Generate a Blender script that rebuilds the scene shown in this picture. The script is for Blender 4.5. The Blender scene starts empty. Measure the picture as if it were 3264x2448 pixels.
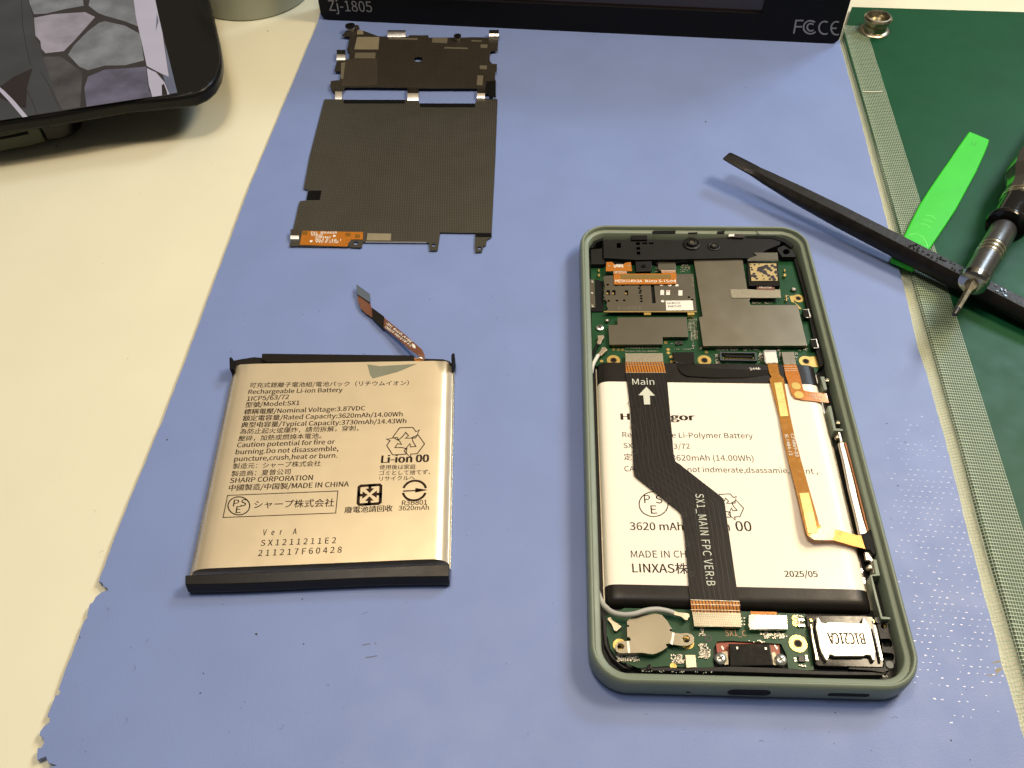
import bpy, bmesh, math, random
from mathutils import Vector, Matrix
from mathutils.geometry import tessellate_polygon
import numpy as np

random.seed(7)
R = math.radians
MM = 0.001                                   # everything below is laid out in millimetres
scene = bpy.context.scene
COL = scene.collection

# ------------------------------------------------------------------ camera
FPX, PITCH, ROLL, CAMH = 2813.73, 0.890401, -0.0291044, 195.2015
IW, IH = 3264.0, 2448.0
_w = Vector((0, math.cos(PITCH), -math.sin(PITCH)))
_r0 = Vector((1, 0, 0)); _u0 = _r0.cross(_w)
_c, _s = math.cos(ROLL), math.sin(ROLL)
_r = _c*_r0 + _s*_u0
_u = -_s*_r0 + _c*_u0
CAMP = Vector((0, 0, CAMH))
cd = bpy.data.cameras.new('camera'); cam = bpy.data.objects.new('camera', cd); COL.objects.link(cam)
cd.sensor_fit = 'HORIZONTAL'; cd.sensor_width = 36.0; cd.lens = 36.0*FPX/IW
cd.clip_start = 0.005; cd.clip_end = 20.0
m = Matrix((( _r.x, _u.x, -_w.x, 0), (_r.y, _u.y, -_w.y, 0), (_r.z, _u.z, -_w.z, CAMH*MM), (0, 0, 0, 1)))
cam.matrix_world = m
scene.camera = cam

# ------------------------------------------------------------------ room light (world) and lamps
world = bpy.data.worlds.new('World'); scene.world = world; world.use_nodes = True
nt = world.node_tree; nt.nodes.clear()
wo = nt.nodes.new('ShaderNodeOutputWorld'); bg = nt.nodes.new('ShaderNodeBackground')
tcw = nt.nodes.new('ShaderNodeTexCoord')
vm = nt.nodes.new('ShaderNodeVectorMath'); vm.operation = 'DOT_PRODUCT'
dd = Vector((0.22, 0.40, 0.88)).normalized(); vm.inputs[1].default_value = dd
cr = nt.nodes.new('ShaderNodeValToRGB')
els = cr.color_ramp.elements
els[0].position = 0.0; els[0].color = (0.10, 0.095, 0.09, 1)
els[1].position = 1.0; els[1].color = (1.0, 0.80, 0.52, 1)
for pos, c in ((0.55, (0.13, 0.115, 0.095)), (0.84, (0.22, 0.18, 0.13)), (0.93, (0.75, 0.58, 0.36))):
    e = els.new(pos); e.color = (*c, 1)
nt.links.new(tcw.outputs['Generated'], vm.inputs[0]); nt.links.new(vm.outputs['Value'], cr.inputs[0])
nt.links.new(cr.outputs[0], bg.inputs[0]); nt.links.new(bg.outputs[0], wo.inputs[0])
bg.inputs[1].default_value = 0.75

def area(name, loc, target, size, size_y, energy, color):
    l = bpy.data.lights.new(name, 'AREA'); l.shape = 'RECTANGLE'; l.size = size*MM; l.size_y = size_y*MM
    l.energy = energy; l.color = color
    o = bpy.data.objects.new(name, l); COL.objects.link(o)
    o.location = Vector(loc)*MM
    o.rotation_euler = (Vector(target)-Vector(loc)).to_track_quat('-Z', 'Y').to_euler()
    return o
area('lamp_warm', (305, 248, 445), (20, 140, 0), 130, 100, 1.85, (1.0, 0.81, 0.56))
area('lamp_desk', (-40, 190, 520), (-30, 60, 0), 70, 50, 0.8, (1.0, 0.76, 0.47))
area('lamp_cool', (720, 760, 760), (20, 280, 0), 240, 180, 4.6, (0.66, 0.83, 1.0))
area('lamp_fill', (-120, 120, 1500), (-20, 230, 0), 500, 400, 5.5, (0.92, 0.95, 1.0))  # added neutral fill from overhead, not a visible fixture

vs = scene.view_settings
scene.display_settings.display_device = 'sRGB'
vs.view_transform = 'Standard'; vs.look = 'None'; vs.gamma = 1.0; vs.use_curve_mapping = False; vs.exposure = 0.0
try: scene.cycles.max_bounces = 8
except Exception: pass

# ------------------------------------------------------------------ pixel <-> place helpers
def ray(px):
    return _w + _r*((px[0]-IW/2)/FPX) - _u*((px[1]-IH/2)/FPX)
def P(px, z):
    d = ray(px); t = (z-CAMH)/d.z
    return CAMP + t*d
def frame(x0, y0, s):
    return lambda p: (x0+p[0]*s, y0+p[1]*s)
fA = frame(560, 880, .41591); fB = frame(560, 1500, .41591); fC = frame(1820, 700, .37975); fD = frame(1820, 1100, .47016)
fE = frame(1820, 1800, .51537); fF = frame(900, 40, .33454); fG = frame(880, 500, .34358); fH = frame(0, 0, .45208)
fI = frame(960, 0, .47016); fJ = frame(1900, 0, .61664); fK = frame(2200, 400, .48101); fL = frame(2700, 900, .48217)
fC1 = frame(1800, 680, .18987); fC2 = frame(2180, 680, .22604); fE1 = frame(1840, 1880, .22901); fE2 = frame(2500, 1880, .22908)
fR = frame(2560, 1200, .42204); fLB = frame(0, 1300, .6917); fRB = frame(2900, 1600, .51124); fK2 = frame(2900, 350, .42178)
def PP(f, pts, z):
    return [P(f(p), z) for p in pts]
TH = -0.0553897
def PU(u, v, z):                              # the open phone's own frame: u across (0..71), v along (0..147)
    a, b = u+10.888, v+69.06
    return Vector((a*math.cos(TH)-b*math.sin(TH), a*math.sin(TH)+b*math.cos(TH), z))

# ------------------------------------------------------------------ materials
def _noise(nt, scale, detail=3, coord='Object', vec=None):
    n = nt.nodes.new('ShaderNodeTexNoise'); n.inputs['Scale'].default_value = scale; n.inputs['Detail'].default_value = detail
    if vec is None:
        tc = nt.nodes.new('ShaderNodeTexCoord'); vec = tc.outputs[coord]
    nt.links.new(vec, n.inputs['Vector'])
    return n
def M(name, col, rough=0.5, metal=0.0, var=0.08, vs=120.0, bump=0.0, bs=2500.0, spec=0.5, coat=0.0, rvar=0.1, alpha=1.0, trans=0.0):
    m = bpy.data.materials.new(name); m.use_nodes = True
    nt = m.node_tree; b = nt.nodes['Principled BSDF']
    b.inputs['Roughness'].default_value = rough; b.inputs['Metallic'].default_value = metal
    b.inputs['Specular IOR Level'].default_value = spec; b.inputs['Coat Weight'].default_value = coat
    b.inputs['Alpha'].default_value = alpha; b.inputs['Transmission Weight'].default_value = trans
    n = _noise(nt, vs, 4)
    mx = nt.nodes.new('ShaderNodeMix'); mx.data_type = 'RGBA'
    mx.inputs[6].default_value = (*[min(1, c*(1-var)) for c in col], 1); mx.inputs[7].default_value = (*[min(1, c*(1+var)) for c in col], 1)
    nt.links.new(n.outputs['Fac'], mx.inputs[0]); nt.links.new(mx.outputs[2], b.inputs['Base Color'])
    if rvar:
        n2 = _noise(nt, vs*3, 3); mr = nt.nodes.new('ShaderNodeMapRange')
        mr.inputs['To Min'].default_value = max(0.02, rough-rvar); mr.inputs['To Max'].default_value = min(1, rough+rvar)
        nt.links.new(n2.outputs['Fac'], mr.inputs['Value']); nt.links.new(mr.outputs[0], b.inputs['Roughness'])
    if bump:
        n3 = _noise(nt, bs, 2); bp = nt.nodes.new('ShaderNodeBump'); bp.inputs['Strength'].default_value = bump; bp.inputs['Distance'].default_value = 0.0001
        nt.links.new(n3.outputs['Fac'], bp.inputs['Height']); nt.links.new(bp.outputs[0], b.inputs['Normal'])
    return m
def stripes(m, col2, pitch_mm, angle=0.0, width=0.5, cross=False, bump=0.0):
    """mix a second colour into a material as fine lines or dots (woven, hatched or dotted surfaces)"""
    nt = m.node_tree; b = nt.nodes['Principled BSDF']; src = b.inputs['Base Color'].links[0].from_socket
    tc = nt.nodes.new('ShaderNodeTexCoord'); mp = nt.nodes.new('ShaderNodeMapping')
    mp.inputs['Rotation'].default_value = (0, 0, angle); mp.inputs['Scale'].default_value = (1/(pitch_mm*MM),)*3
    nt.links.new(tc.outputs['Object'], mp.inputs['Vector'])
    sx = nt.nodes.new('ShaderNodeSeparateXYZ'); nt.links.new(mp.outputs[0], sx.inputs[0])
    def line(sock):
        f = nt.nodes.new('ShaderNodeMath'); f.operation = 'FRACT'; nt.links.new(sock, f.inputs[0])
        g = nt.nodes.new('ShaderNodeMath'); g.operation = 'LESS_THAN'; g.inputs[1].default_value = width; nt.links.new(f.outputs[0], g.inputs[0])
        return g.outputs[0]
    fac = line(sx.outputs[0])
    if cross:
        k = nt.nodes.new('ShaderNodeMath'); k.operation = 'MULTIPLY' if cross == 'dots' else 'MAXIMUM'
        nt.links.new(fac, k.inputs[0]); nt.links.new(line(sx.outputs[1]), k.inputs[1]); fac = k.outputs[0]
    mx = nt.nodes.new('ShaderNodeMix'); mx.data_type = 'RGBA'; mx.inputs[7].default_value = (*col2, 1)
    nt.links.new(fac, mx.inputs[0]); nt.links.new(src, mx.inputs[6]); nt.links.new(mx.outputs[2], b.inputs['Base Color'])
    if bump:
        bp = nt.nodes.new('ShaderNodeBump'); bp.inputs['Strength'].default_value = bump; bp.inputs['Distance'].default_value = 0.0001
        nt.links.new(fac, bp.inputs['Height']); nt.links.new(bp.outputs[0], b.inputs['Normal'])
    return m
def emit(name, col, strength=1.0, var=0.12, vs=60.0):
    m = bpy.data.materials.new(name); m.use_nodes = True; nt = m.node_tree; b = nt.nodes['Principled BSDF']
    b.inputs['Base Color'].default_value = (0.01, 0.01, 0.01, 1); b.inputs['Roughness'].default_value = 0.15
    n = _noise(nt, vs, 6); mx = nt.nodes.new('ShaderNodeMix'); mx.data_type = 'RGBA'
    mx.inputs[6].default_value = (*[c*(1-var) for c in col], 1); mx.inputs[7].default_value = (*[c*(1+var) for c in col], 1)
    mr = nt.nodes.new('ShaderNodeMapRange'); mr.inputs['From Min'].default_value = .35; mr.inputs['From Max'].default_value = .65
    nt.links.new(n.outputs['Fac'], mr.inputs['Value']); nt.links.new(mr.outputs[0], mx.inputs[0])
    nt.links.new(mx.outputs[2], b.inputs['Emission Color']); b.inputs['Emission Strength'].default_value = strength
    return m

m_table = M('cream_laminate', (0.78, 0.755, 0.575), 0.42, 0, .04, 40, 0.08, 6000, spec=.35)
m_blue = M('blue_rubber_mat', (0.192, 0.262, 0.515), 0.5, 0, .10, 45, 0.35, 2600, spec=.4, rvar=.12)
m_dot = M('glint_emboss', (0.47, 0.51, 0.74), 0.3, 0, .1, 300)  # light glinting off the embossing, put in as a pale colour
m_green = M('green_rubber_mat', (0.006, 0.066, 0.026), 0.42, 0, .2, 50, 0.2, 4000, spec=.18)
m_brass = M('brass', (0.50, 0.43, 0.28), 0.3, 1, .1, 200)
m_black = M('black_plastic', (0.010, 0.0095, 0.009), 0.45, 0, .2, 200, .15, 3000, spec=.25)
m_blackd = M('deep_black_plastic', (0.006, 0.006, 0.006), 0.6, 0, .2, 200, spec=.15)
m_blackg = M('black_gloss', (0.008, 0.008, 0.008), 0.14, 0, .1, 200, spec=.35)
m_monitor = M('monitor_black_plastic', (0.007, 0.007, 0.008), 0.55, 0, .2, 60, .2, 2500, spec=.15)
m_lcd = M('dim_lcd', (0.03, 0.018, 0.016), 0.2, 0, .35, 25, coat=.4)
m_ink_grey = M('grey_ink', (0.32, 0.32, 0.32), .6, 0, .05)
m_tape_blk = M('black_polyimide_tape', (0.013, 0.011, 0.009), 0.35, 0, .2, 80, .2, 900, spec=.25)
m_gold_foil = M('laminate_foil', (0.90, 0.765, 0.53), 0.32, .6, .04, 60, 1.0, 70, rvar=.05)
m_seam = M('foil_seam', (0.72, 0.68, 0.58), 0.25, 1, .05)
m_ink = M('brown_black_ink', (0.030, 0.016, 0.010), .7, 0, .05, spec=.1)
m_ink_black = M('black_ink', (0.012, 0.010, 0.009), .7, 0, .05, spec=.1)
m_white_foil = M('pale_battery_film', (0.95, 0.88, 0.75), 0.24, .0, .02, 60, .6, 60, rvar=.03, spec=.3)
m_flex_brown = M('brown_flex', (0.16, 0.062, 0.034), .4, 0, .1, 150)
m_flex_or = M('orange_flex', (0.50, 0.17, 0.016), .28, .2, .12, 220, coat=.3)
m_flex_gold = stripes(M('golden_flex', (0.62, 0.29, 0.03), .25, .35, .12, 220, coat=.4), (0.33, 0.13, 0.015), .42, .6, .45, True, .1)
m_flex_blk = stripes(M('black_flex', (0.012, 0.010, 0.008), .4, 0, .15, 200, spec=.2), (0.026, 0.022, 0.018), 1.1, R(-3), .12, False, .25)
m_flex_lines = stripes(M('orange_flex_with_traces', (0.55, 0.21, 0.03), .28, .2, .12, 220, coat=.3), (0.10, 0.035, 0.012), .75, R(-3), .35)
m_gold_pad = M('gold_pad', (0.80, 0.58, 0.20), .28, .9, .08, 200)
m_pad_yel = M('yellow_gold_pad', (0.85, 0.70, 0.25), .3, .6, .05, 200)
m_pcb = M('green_solder_mask', (0.007, 0.058, 0.019), .38, 0, .25, 250, .1, 2000, spec=.3)
m_shield = M('nickel_shield', (0.27, 0.245, 0.19), .33, 1, .04, 60, .5, 60, rvar=.05)
m_shield_dk = M('dull_nickel', (0.205, 0.188, 0.15), .36, 1, .04, 60, .4, 60, rvar=.05)
m_steel = M('bright_steel', (0.78, 0.74, 0.66), .24, 1, .05, 200)
m_tin = M('tinned_steel', (0.74, 0.70, 0.62), .34, 1, .06, 300, .15, 2500)
m_solder = M('solder_and_chips', (0.62, 0.58, 0.48), .35, .6, .4, 3000)
m_ceramic = M('dark_chip', (0.02, 0.018, 0.016), .4, 0, .3, 500)
m_white = M('white_print', (0.78, 0.76, 0.68), .6, 0, .05)
m_cloth_tape = stripes(M('conductive_cloth_tape', (0.42, 0.37, 0.26), .45, .7, .1, 400, .4, 3000), (0.28, 0.25, 0.18), .35, 0, .45, True, .3)
m_house = M('sage_green_polycarbonate', (0.190, 0.232, 0.172), .45, 0, .06, 80, .12, 5000)
m_cable = M('grey_coax_jacket', (0.42, 0.42, 0.38), .45, 0, .06)
m_collar = M('chrome_collar', (.42, .41, .38), .2, 1, .1, 200)
m_cable_w = M('white_coax_jacket', (0.72, 0.72, 0.68), .4, 0, .06)
m_graph = stripes(M('graphite_sheet', (0.080, 0.076, 0.060), .38, .55, .12, 45, .1, 3000), (0.19, 0.18, 0.145), .8, R(-1), .3, 'dots', .1)
m_graph_dk = stripes(M('dark_graphite_sheet', (0.040, 0.033, 0.024), .48, .4, .2, 60, .1, 3000), (0.11, 0.095, 0.068), .95, R(-1), .25, 'dots', .1)
m_foam = M('black_foam', (0.006, 0.006, 0.006), .9, 0, .2, 300, spec=.08)
m_beige = M('beige_patch', (0.30, 0.26, 0.17), .5, .3, .06, 300)
m_lime = M('lime_green_nylon', (0.034, 0.54, 0.020), .4, 0, .14, 90, .35, 700, spec=.4)
m_nylon = M('scuffed_black_nylon', (0.013, 0.011, 0.0095), .45, 0, .75, 400, .8, 700, spec=.28, rvar=.2)
m_barrel = M('grey_anodised_barrel', (0.20, 0.20, 0.20), .32, .9, .12, 250)
m_handle = M('smoky_handle', (0.05, 0.047, 0.04), .12, 0, .1, 100, coat=.5)
m_can = M('grey_green_enamel', (0.36, 0.38, 0.30), .4, 0, .05, 40)
m_olive = M('dark_olive_case', (0.022, 0.034, 0.010), .4, 0, .15, 60)
m_film = None

# ------------------------------------------------------------------ object helpers
def link(o, parent=None):
    COL.objects.link(o)
    if parent is not None: o.parent = parent
    return o
ORG = {}
def thing(name, label, cat, loc):
    o = bpy.data.objects.new(name, None); o.empty_display_size = 0.01; link(o)
    o.location = Vector(loc)*MM; o['label'] = label; o['category'] = cat; ORG[o.name] = Vector(loc)
    return o
def origin(o):
    while o.parent is not None: o = o.parent
    return ORG.get(o.name, Vector((0, 0, 0)))
FONT = None
try:
    import os
    FONT = bpy.data.fonts.load(os.path.join(bpy.utils.system_resource('DATAFILES'), 'fonts', 'Noto Sans CJK Regular.woff2'))
except Exception as ex_:
    print('builtin font', ex_)
def letter_curve(font):
    t = bpy.data.curves.new('letters', 'FONT'); t.size = 1.0; t.resolution_u = 3
    if font is not None: t.font = font
    o = bpy.data.objects.new('letters', t); COL.objects.link(o); t.body = 'H'
    bpy.context.view_layer.update()
    me = bpy.data.meshes.new_from_object(o.evaluated_get(bpy.context.evaluated_depsgraph_get()))
    c = max(v.co.y for v in me.vertices); bpy.data.meshes.remove(me)
    return t, o, c
TXT, TXO, CAP = letter_curve(FONT)
TX2, TXO2, CAP2 = letter_curve(None)
class B:
    """collects faces in millimetres, then links them as one mesh object"""
    def __init__(s): s.v = []; s.f = []; s.mi = []; s.m = 0
    def add(s, vs, fs):
        k = len(s.v); s.v += [Vector(v) for v in vs]; s.f += [tuple(i+k for i in f) for f in fs]; s.mi += [s.m]*len(fs); return s
    def prism(s, top, dz, holes=()):
        """a plate: outline (3d points, any order) at its top height, dz thick, with holes"""
        loops = [list(top)]+[list(h) for h in holes]
        def ccw(l): return sum(l[i].x*l[(i+1) % len(l)].y-l[(i+1) % len(l)].x*l[i].y for i in range(len(l))) > 0
        loops = [(l if ccw(l) == (i == 0) else l[::-1]) for i, l in enumerate(loops)]
        flat = [p for l in loops for p in l]; n = len(flat)
        tri = tessellate_polygon([[Vector((p.x, p.y, 0)) for p in l] for l in loops])
        fs = []
        for t in tri:
            a, b, c = (flat[i] for i in t)
            fs.append(tuple(t) if (b.x-a.x)*(c.y-a.y)-(b.y-a.y)*(c.x-a.x) > 0 else tuple(t[::-1]))
        if len(holes) == 0:
            fs = [tuple(range(n))]
        low = [p-Vector((0, 0, dz)) for p in flat]
        allf = list(fs)+[tuple(n+i for i in reversed(f)) for f in fs]
        k = 0
        for l in loops:
            c = len(l)
            for i in range(c): allf.append((k+(i+1) % c, k+i, n+k+i, n+k+(i+1) % c))
            k += c
        return s.add(flat+low, allf)
    def box(s, c, sx, sy, sz, rz=0.0):
        c = Vector(c); ca, sa = math.cos(rz), math.sin(rz)
        top = [c+Vector((x*ca-y*sa, x*sa+y*ca, sz/2)) for x, y in ((-sx/2, -sy/2), (sx/2, -sy/2), (sx/2, sy/2), (-sx/2, sy/2))]
        return s.prism(top, sz)
    def loops(s, ls, closed=True, cap0=False, cap1=False):
        n = len(ls[0]); vs = [p for l in ls for p in l]; fs = []
        for j in range(len(ls)-1):
            for i in range(n if closed else n-1):
                a = j*n+i; b = j*n+(i+1) % n
                fs.append((a, b, b+n, a+n))
        if cap0: fs.append(tuple(reversed(range(n))))
        if cap1: fs.append(tuple((len(ls)-1)*n+i for i in range(n)))
        return s.add(vs, fs)
    def lathe(s, base, axis, prof, n=28, cap0=True, cap1=True):
        base = Vector(base); ax = Vector(axis).normalized(); t = ax.orthogonal().normalized(); b = ax.cross(t)
        ls = [[base+ax*h+(t*math.cos(2*math.pi*i/n)+b*math.sin(2*math.pi*i/n))*r for i in range(n)] for h, r in prof]
        return s.loops(ls, True, cap0, cap1)
    def tube(s, path, r, n=10):
        ls = []
        for i, p in enumerate(path):
            d = (path[min(i+1, len(path)-1)]-path[max(i-1, 0)]).normalized()
            x = d.cross(Vector((0, 0, 1))).normalized(); y = x.cross(d)
            ls.append([p+(x*math.cos(2*math.pi*k/n)+y*math.sin(2*math.pi*k/n))*r for k in range(n)])
        return s.loops(ls, True, True, True)
    def ribbon(s, st, t):
        """st = [(left point, right point)] along a flexible strip, t = thickness"""
        up = Vector((0, 0, t))
        ls = [[l, r, r-up, l-up] for l, r in st]
        return s.loops(ls, True, True, True)
    def disc(s, c, r, dz, n=24, hole=0, ry=None):
        c = Vector(c); ry = ry or r
        o = [c+Vector((r*math.cos(2*math.pi*i/n), ry*math.sin(2*math.pi*i/n), 0)) for i in range(n)]
        h = [[c+Vector((hole*math.cos(2*math.pi*i/n), hole*math.sin(2*math.pi*i/n), 0)) for i in range(n)]] if hole else []
        if not h: return s.prism(o, dz)
        i_ = h[0]; d = Vector((0, 0, dz))
        return s.loops([o, [p-d for p in o], [p-d for p in i_], i_, o])
    def stroke(s, pts, w, nrm=Vector((0, 0, 1)), closed=False):
        pts = [Vector(p) for p in pts]; n = len(pts); L = []; Rr = []
        for i in range(n):
            a = pts[(i-1) % n] if (closed or i > 0) else None; c = pts[(i+1) % n] if (closed or i < n-1) else None
            d1 = (pts[i]-a).normalized() if a is not None else (c-pts[i]).normalized()
            d2 = (c-pts[i]).normalized() if c is not None else d1
            n1 = nrm.cross(d1); n2 = nrm.cross(d2); mt = (n1+n2)
            mt = mt.normalized() if mt.length > 1e-6 else n1
            k = min(2.0, 1/max(.35, mt.dot(n1)))
            L.append(pts[i]+mt*(w/2*k)); Rr.append(pts[i]-mt*(w/2*k))
        vs = [q for pr in zip(L, Rr) for q in pr]
        fs = [(2*i, 2*i+1, 2*((i+1) % n)+1, 2*((i+1) % n)) for i in range(n if closed else n-1)]
        return s.add(vs, fs)
    def text(s, txt, p0, p1, nrm=Vector((0, 0, 1)), k=1.0, bold=0.0, h=None, spacing=1.0):
        """letters on a surface from baseline start p0 to end p1 (k stretches the height, h sets capital height in mm)"""
        T_, O_, CAPH = (TX2, TXO2, CAP2) if (h is not None and h < 1.2) else (TXT, TXO, CAP)
        T_.body = txt; T_.space_character = spacing
        dg = bpy.context.evaluated_depsgraph_get(); dg.update(); me = bpy.data.meshes.new_from_object(O_.evaluated_get(dg))
        if len(me.vertices) == 0: return s
        xs = [v.co.x for v in me.vertices]; x0, x1 = min(xs), max(xs)
        p0 = Vector(p0); p1 = Vector(p1); X = (p1-p0); W = X.length; X.normalize(); Y = Vector(nrm).cross(X).normalized()
        sx = W/(x1-x0); sy = sx*k if h is None else h/CAPH; cap = sy*CAPH
        offs = [0] if bold < .012 else [-bold, bold]
        for i_, o_ in enumerate(offs):           # heavier letters: a second copy beside the first, a hair higher
            s.add([p0+X*((v.co.x-x0)*sx+o_*.9*cap)+Y*(v.co.y*sy)+Vector(nrm)*(.004*i_) for v in me.vertices], [tuple(pl.vertices) for pl in me.polygons])
        bpy.data.meshes.remove(me)
        return s
    def build(s, name, mat, parent=None, bevel=0.0, seg=2, smooth=False, label=None, kind=None, angle=40):
        me = bpy.data.meshes.new(name); og = origin(parent) if parent is not None else getattr(s, 'og', Vector((0, 0, 0)))
        me.from_pydata([tuple((v-og)*MM) for v in s.v], [], s.f)
        for mm_ in (mat if isinstance(mat, (list, tuple)) else [mat]): me.materials.append(mm_)
        me.polygons.foreach_set('material_index', s.mi)
        me.validate()
        bm = bmesh.new(); bm.from_mesh(me); bmesh.ops.remove_doubles(bm, verts=bm.verts, dist=1e-7); bm.to_mesh(me); bm.free()
        o = bpy.data.objects.new(name, me); link(o, parent)
        if parent is None: o.location = og*MM
        if bevel:
            md = o.modifiers.new('bevel', 'BEVEL'); md.width = bevel*MM; md.segments = seg; md.limit_method = 'ANGLE'; md.angle_limit = R(angle); md.harden_normals = True
        if smooth or bevel:
            me.polygons.foreach_set('use_smooth', [True]*len(me.polygons))
            if not bevel:
                bm = bmesh.new(); bm.from_mesh(me)
                for e in bm.edges:
                    if len(e.link_faces) == 2 and e.calc_face_angle(0) > R(angle): e.smooth = False
                bm.to_mesh(me); bm.free()
        if label: o['label'] = label
        if kind: o['kind'] = kind
        return o
def plate(name, mat, parent, f, pts, z, dz, bevel=0.0, holes=(), **kw):
    hs = [PP(f, h, z) for h in holes]
    return B().prism(PP(f, pts, z), dz, hs).build(name, mat, parent, bevel, **kw)
def rect_on(f, x0, y0, x1, y1): return [(x0, y0), (x1, y0), (x1, y1), (x0, y1)]
def ell(cx, cy, rx, ry, n=18): return [(cx+rx*math.cos(2*math.pi*i/n), cy+ry*math.sin(2*math.pi*i/n)) for i in range(n)]
def smoothpath(pts, n=8):
    out = []
    for i in range(len(pts)-1):
        p0 = pts[max(i-1, 0)]; p1 = pts[i]; p2 = pts[i+1]; p3 = pts[min(i+2, len(pts)-1)]
        for k in range(n):
            t = k/n; out.append(0.5*((2*p1)+(p2-p0)*t+(2*p0-5*p1+4*p2-p3)*t*t+(3*p1-p0-3*p2+p3)*t**3))
    return out+[pts[-1]]
def rr(u0, v0, u1, v1, r, n=10):
    out = []
    for cx, cy, a0 in ((u1-r, v0+r, -90), (u1-r, v1-r, 0), (u0+r, v1-r, 90), (u0+r, v0+r, 180)):
        for i in range(n+1):
            a = R(a0+90*i/n); out.append((cx+r*math.cos(a), cy+r*math.sin(a)))
    return out
# ================================================================== SETTING
b = B(); b.box((0, 500, -10), 2400, 1800, 20); b.build('tabletop', m_table, kind='structure')

# ------------------------------------------------------------------ blue mat
BZ = 1.8
def jag(pts, amp=.12, step=3.0):
    out = []
    for i in range(len(pts)-1):
        a, c = pts[i], pts[i+1]; n = max(1, int((c-a).length/step))
        for k in range(n):
            p = a.lerp(c, k/n); q = (c-a).normalized(); out.append(p+Vector((-q.y, q.x, 0))*random.uniform(-amp, amp))
    return out
left_px = [(1040, -40), (1012, 75), (797, 590), (609, 1099), fLB((772, 0)), fLB((748, 66)), fLB((738, 88)), fLB((733, 96)), fLB((625, 360)), fLB((570, 490)), fLB((455, 800)),
           fLB((468, 806)), fLB((478, 822)), fLB((494, 828)), fLB((499, 842)), fLB((470, 850)), fLB((440, 872)), fLB((428, 895)), fLB((412, 905)), fLB((400, 958)), fLB((404, 966)), fLB((388, 984)), fLB((268, 1298)),
           fLB((276, 1306)), fLB((272, 1322)), fLB((254, 1326)), fLB((218, 1420)), fLB((230, 1428)), fLB((228, 1450)), fLB((205, 1468)), fLB((188, 1490)), fLB((183, 1510)), fLB((200, 1520)), fLB((203, 1545)), fLB((190, 1566)),
           fLB((174, 1568)), fLB((169, 1600)), fLB((172, 1626)), fLB((190, 1616)), fLB((212, 1606)), fLB((222, 1634)), fLB((262, 1648)), fLB((200, 1668)), (126, 2470), (150, 2540), (210, 2620)]
right_px = [(3330, 2640), fRB((712, 1480)), fRB((690, 1400)), fRB((640, 1215)), fRB((602, 1100)), fRB((578, 1030)), fRB((566, 985)), fRB((500, 700)), fRB((482, 655)), fRB((410, 370)), fRB((350, 140)), (3086, 1700), (3010, 1392), (2951, 1184), fL((470, 440)), (2878, 900), (2864, 852), (2818, 674), (2782, 535), (2748, 400), (2678, 140), (2655, 40)]
lw = [P(p, BZ) for p in left_px]; rw = [P(p, BZ) for p in right_px]
top_r = rw[-1]+Vector((2, 25, 0)); top_l = lw[0]+Vector((-4, 20, 0))
mat_o = jag([top_l]+lw, .10, 2.0)+[lw[-1]]+jag(rw, .10, 2.0)+[rw[-1], top_r]
bmat = thing('work_mat', 'pale blue rubber work mat with a nicked left edge, under most parts', 'mat', (0, 180, 0))
b = B(); b.prism(mat_o, BZ-0.02); b.build('mat_sheet', m_blue, bmat, .12, 1)
# emboss nubs painted pale as glints at the lower right, on a staggered lattice
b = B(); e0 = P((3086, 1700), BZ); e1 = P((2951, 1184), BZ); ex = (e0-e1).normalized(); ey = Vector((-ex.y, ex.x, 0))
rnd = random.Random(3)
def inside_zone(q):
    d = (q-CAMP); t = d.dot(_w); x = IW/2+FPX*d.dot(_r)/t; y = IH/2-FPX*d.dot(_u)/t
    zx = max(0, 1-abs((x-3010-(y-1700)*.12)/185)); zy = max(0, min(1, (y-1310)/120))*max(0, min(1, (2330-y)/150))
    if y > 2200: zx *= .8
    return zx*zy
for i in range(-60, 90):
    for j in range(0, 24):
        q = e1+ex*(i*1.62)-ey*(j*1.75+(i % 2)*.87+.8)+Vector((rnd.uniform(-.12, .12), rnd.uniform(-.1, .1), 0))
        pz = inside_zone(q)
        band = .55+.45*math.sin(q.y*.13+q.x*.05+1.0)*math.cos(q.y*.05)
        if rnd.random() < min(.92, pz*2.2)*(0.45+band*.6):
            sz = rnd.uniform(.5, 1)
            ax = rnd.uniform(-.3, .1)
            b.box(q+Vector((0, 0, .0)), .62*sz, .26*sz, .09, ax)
b.build('glint_nub', m_dot, bmat, kind='stuff', label='embossed nubs painted pale as glints at the lower right of the blue mat')
b = B()
for pts in ([(500, 1008), (545, 990), (568, 988), (560, 1000), (540, 1003)], [(530, 1048), (565, 1030), (575, 1045), (555, 1060), (545, 1072)], [(470, 1078), (540, 1074), (545, 1080), (500, 1084)]):
    b.prism(PP(fRB, pts, BZ+.02), .02)
b.build('torn_patch', M('torn_fabric', (.33, .29, .20), .8), bmat)
# faint scratches
b = B()
for f, l in ((fB, [(1430, 1337), (1470, 1330), (1490, 1328)]), (fB, [(1455, 1433), (1500, 1428), (1545, 1418)]), (fB, [(1528, 1330), (1535, 1318)])):
    b.stroke(PP(f, l, BZ+.02), .25)
b.build('scratch', M('scratch_grey', (.13, .14, .2), .7), bmat)

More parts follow.
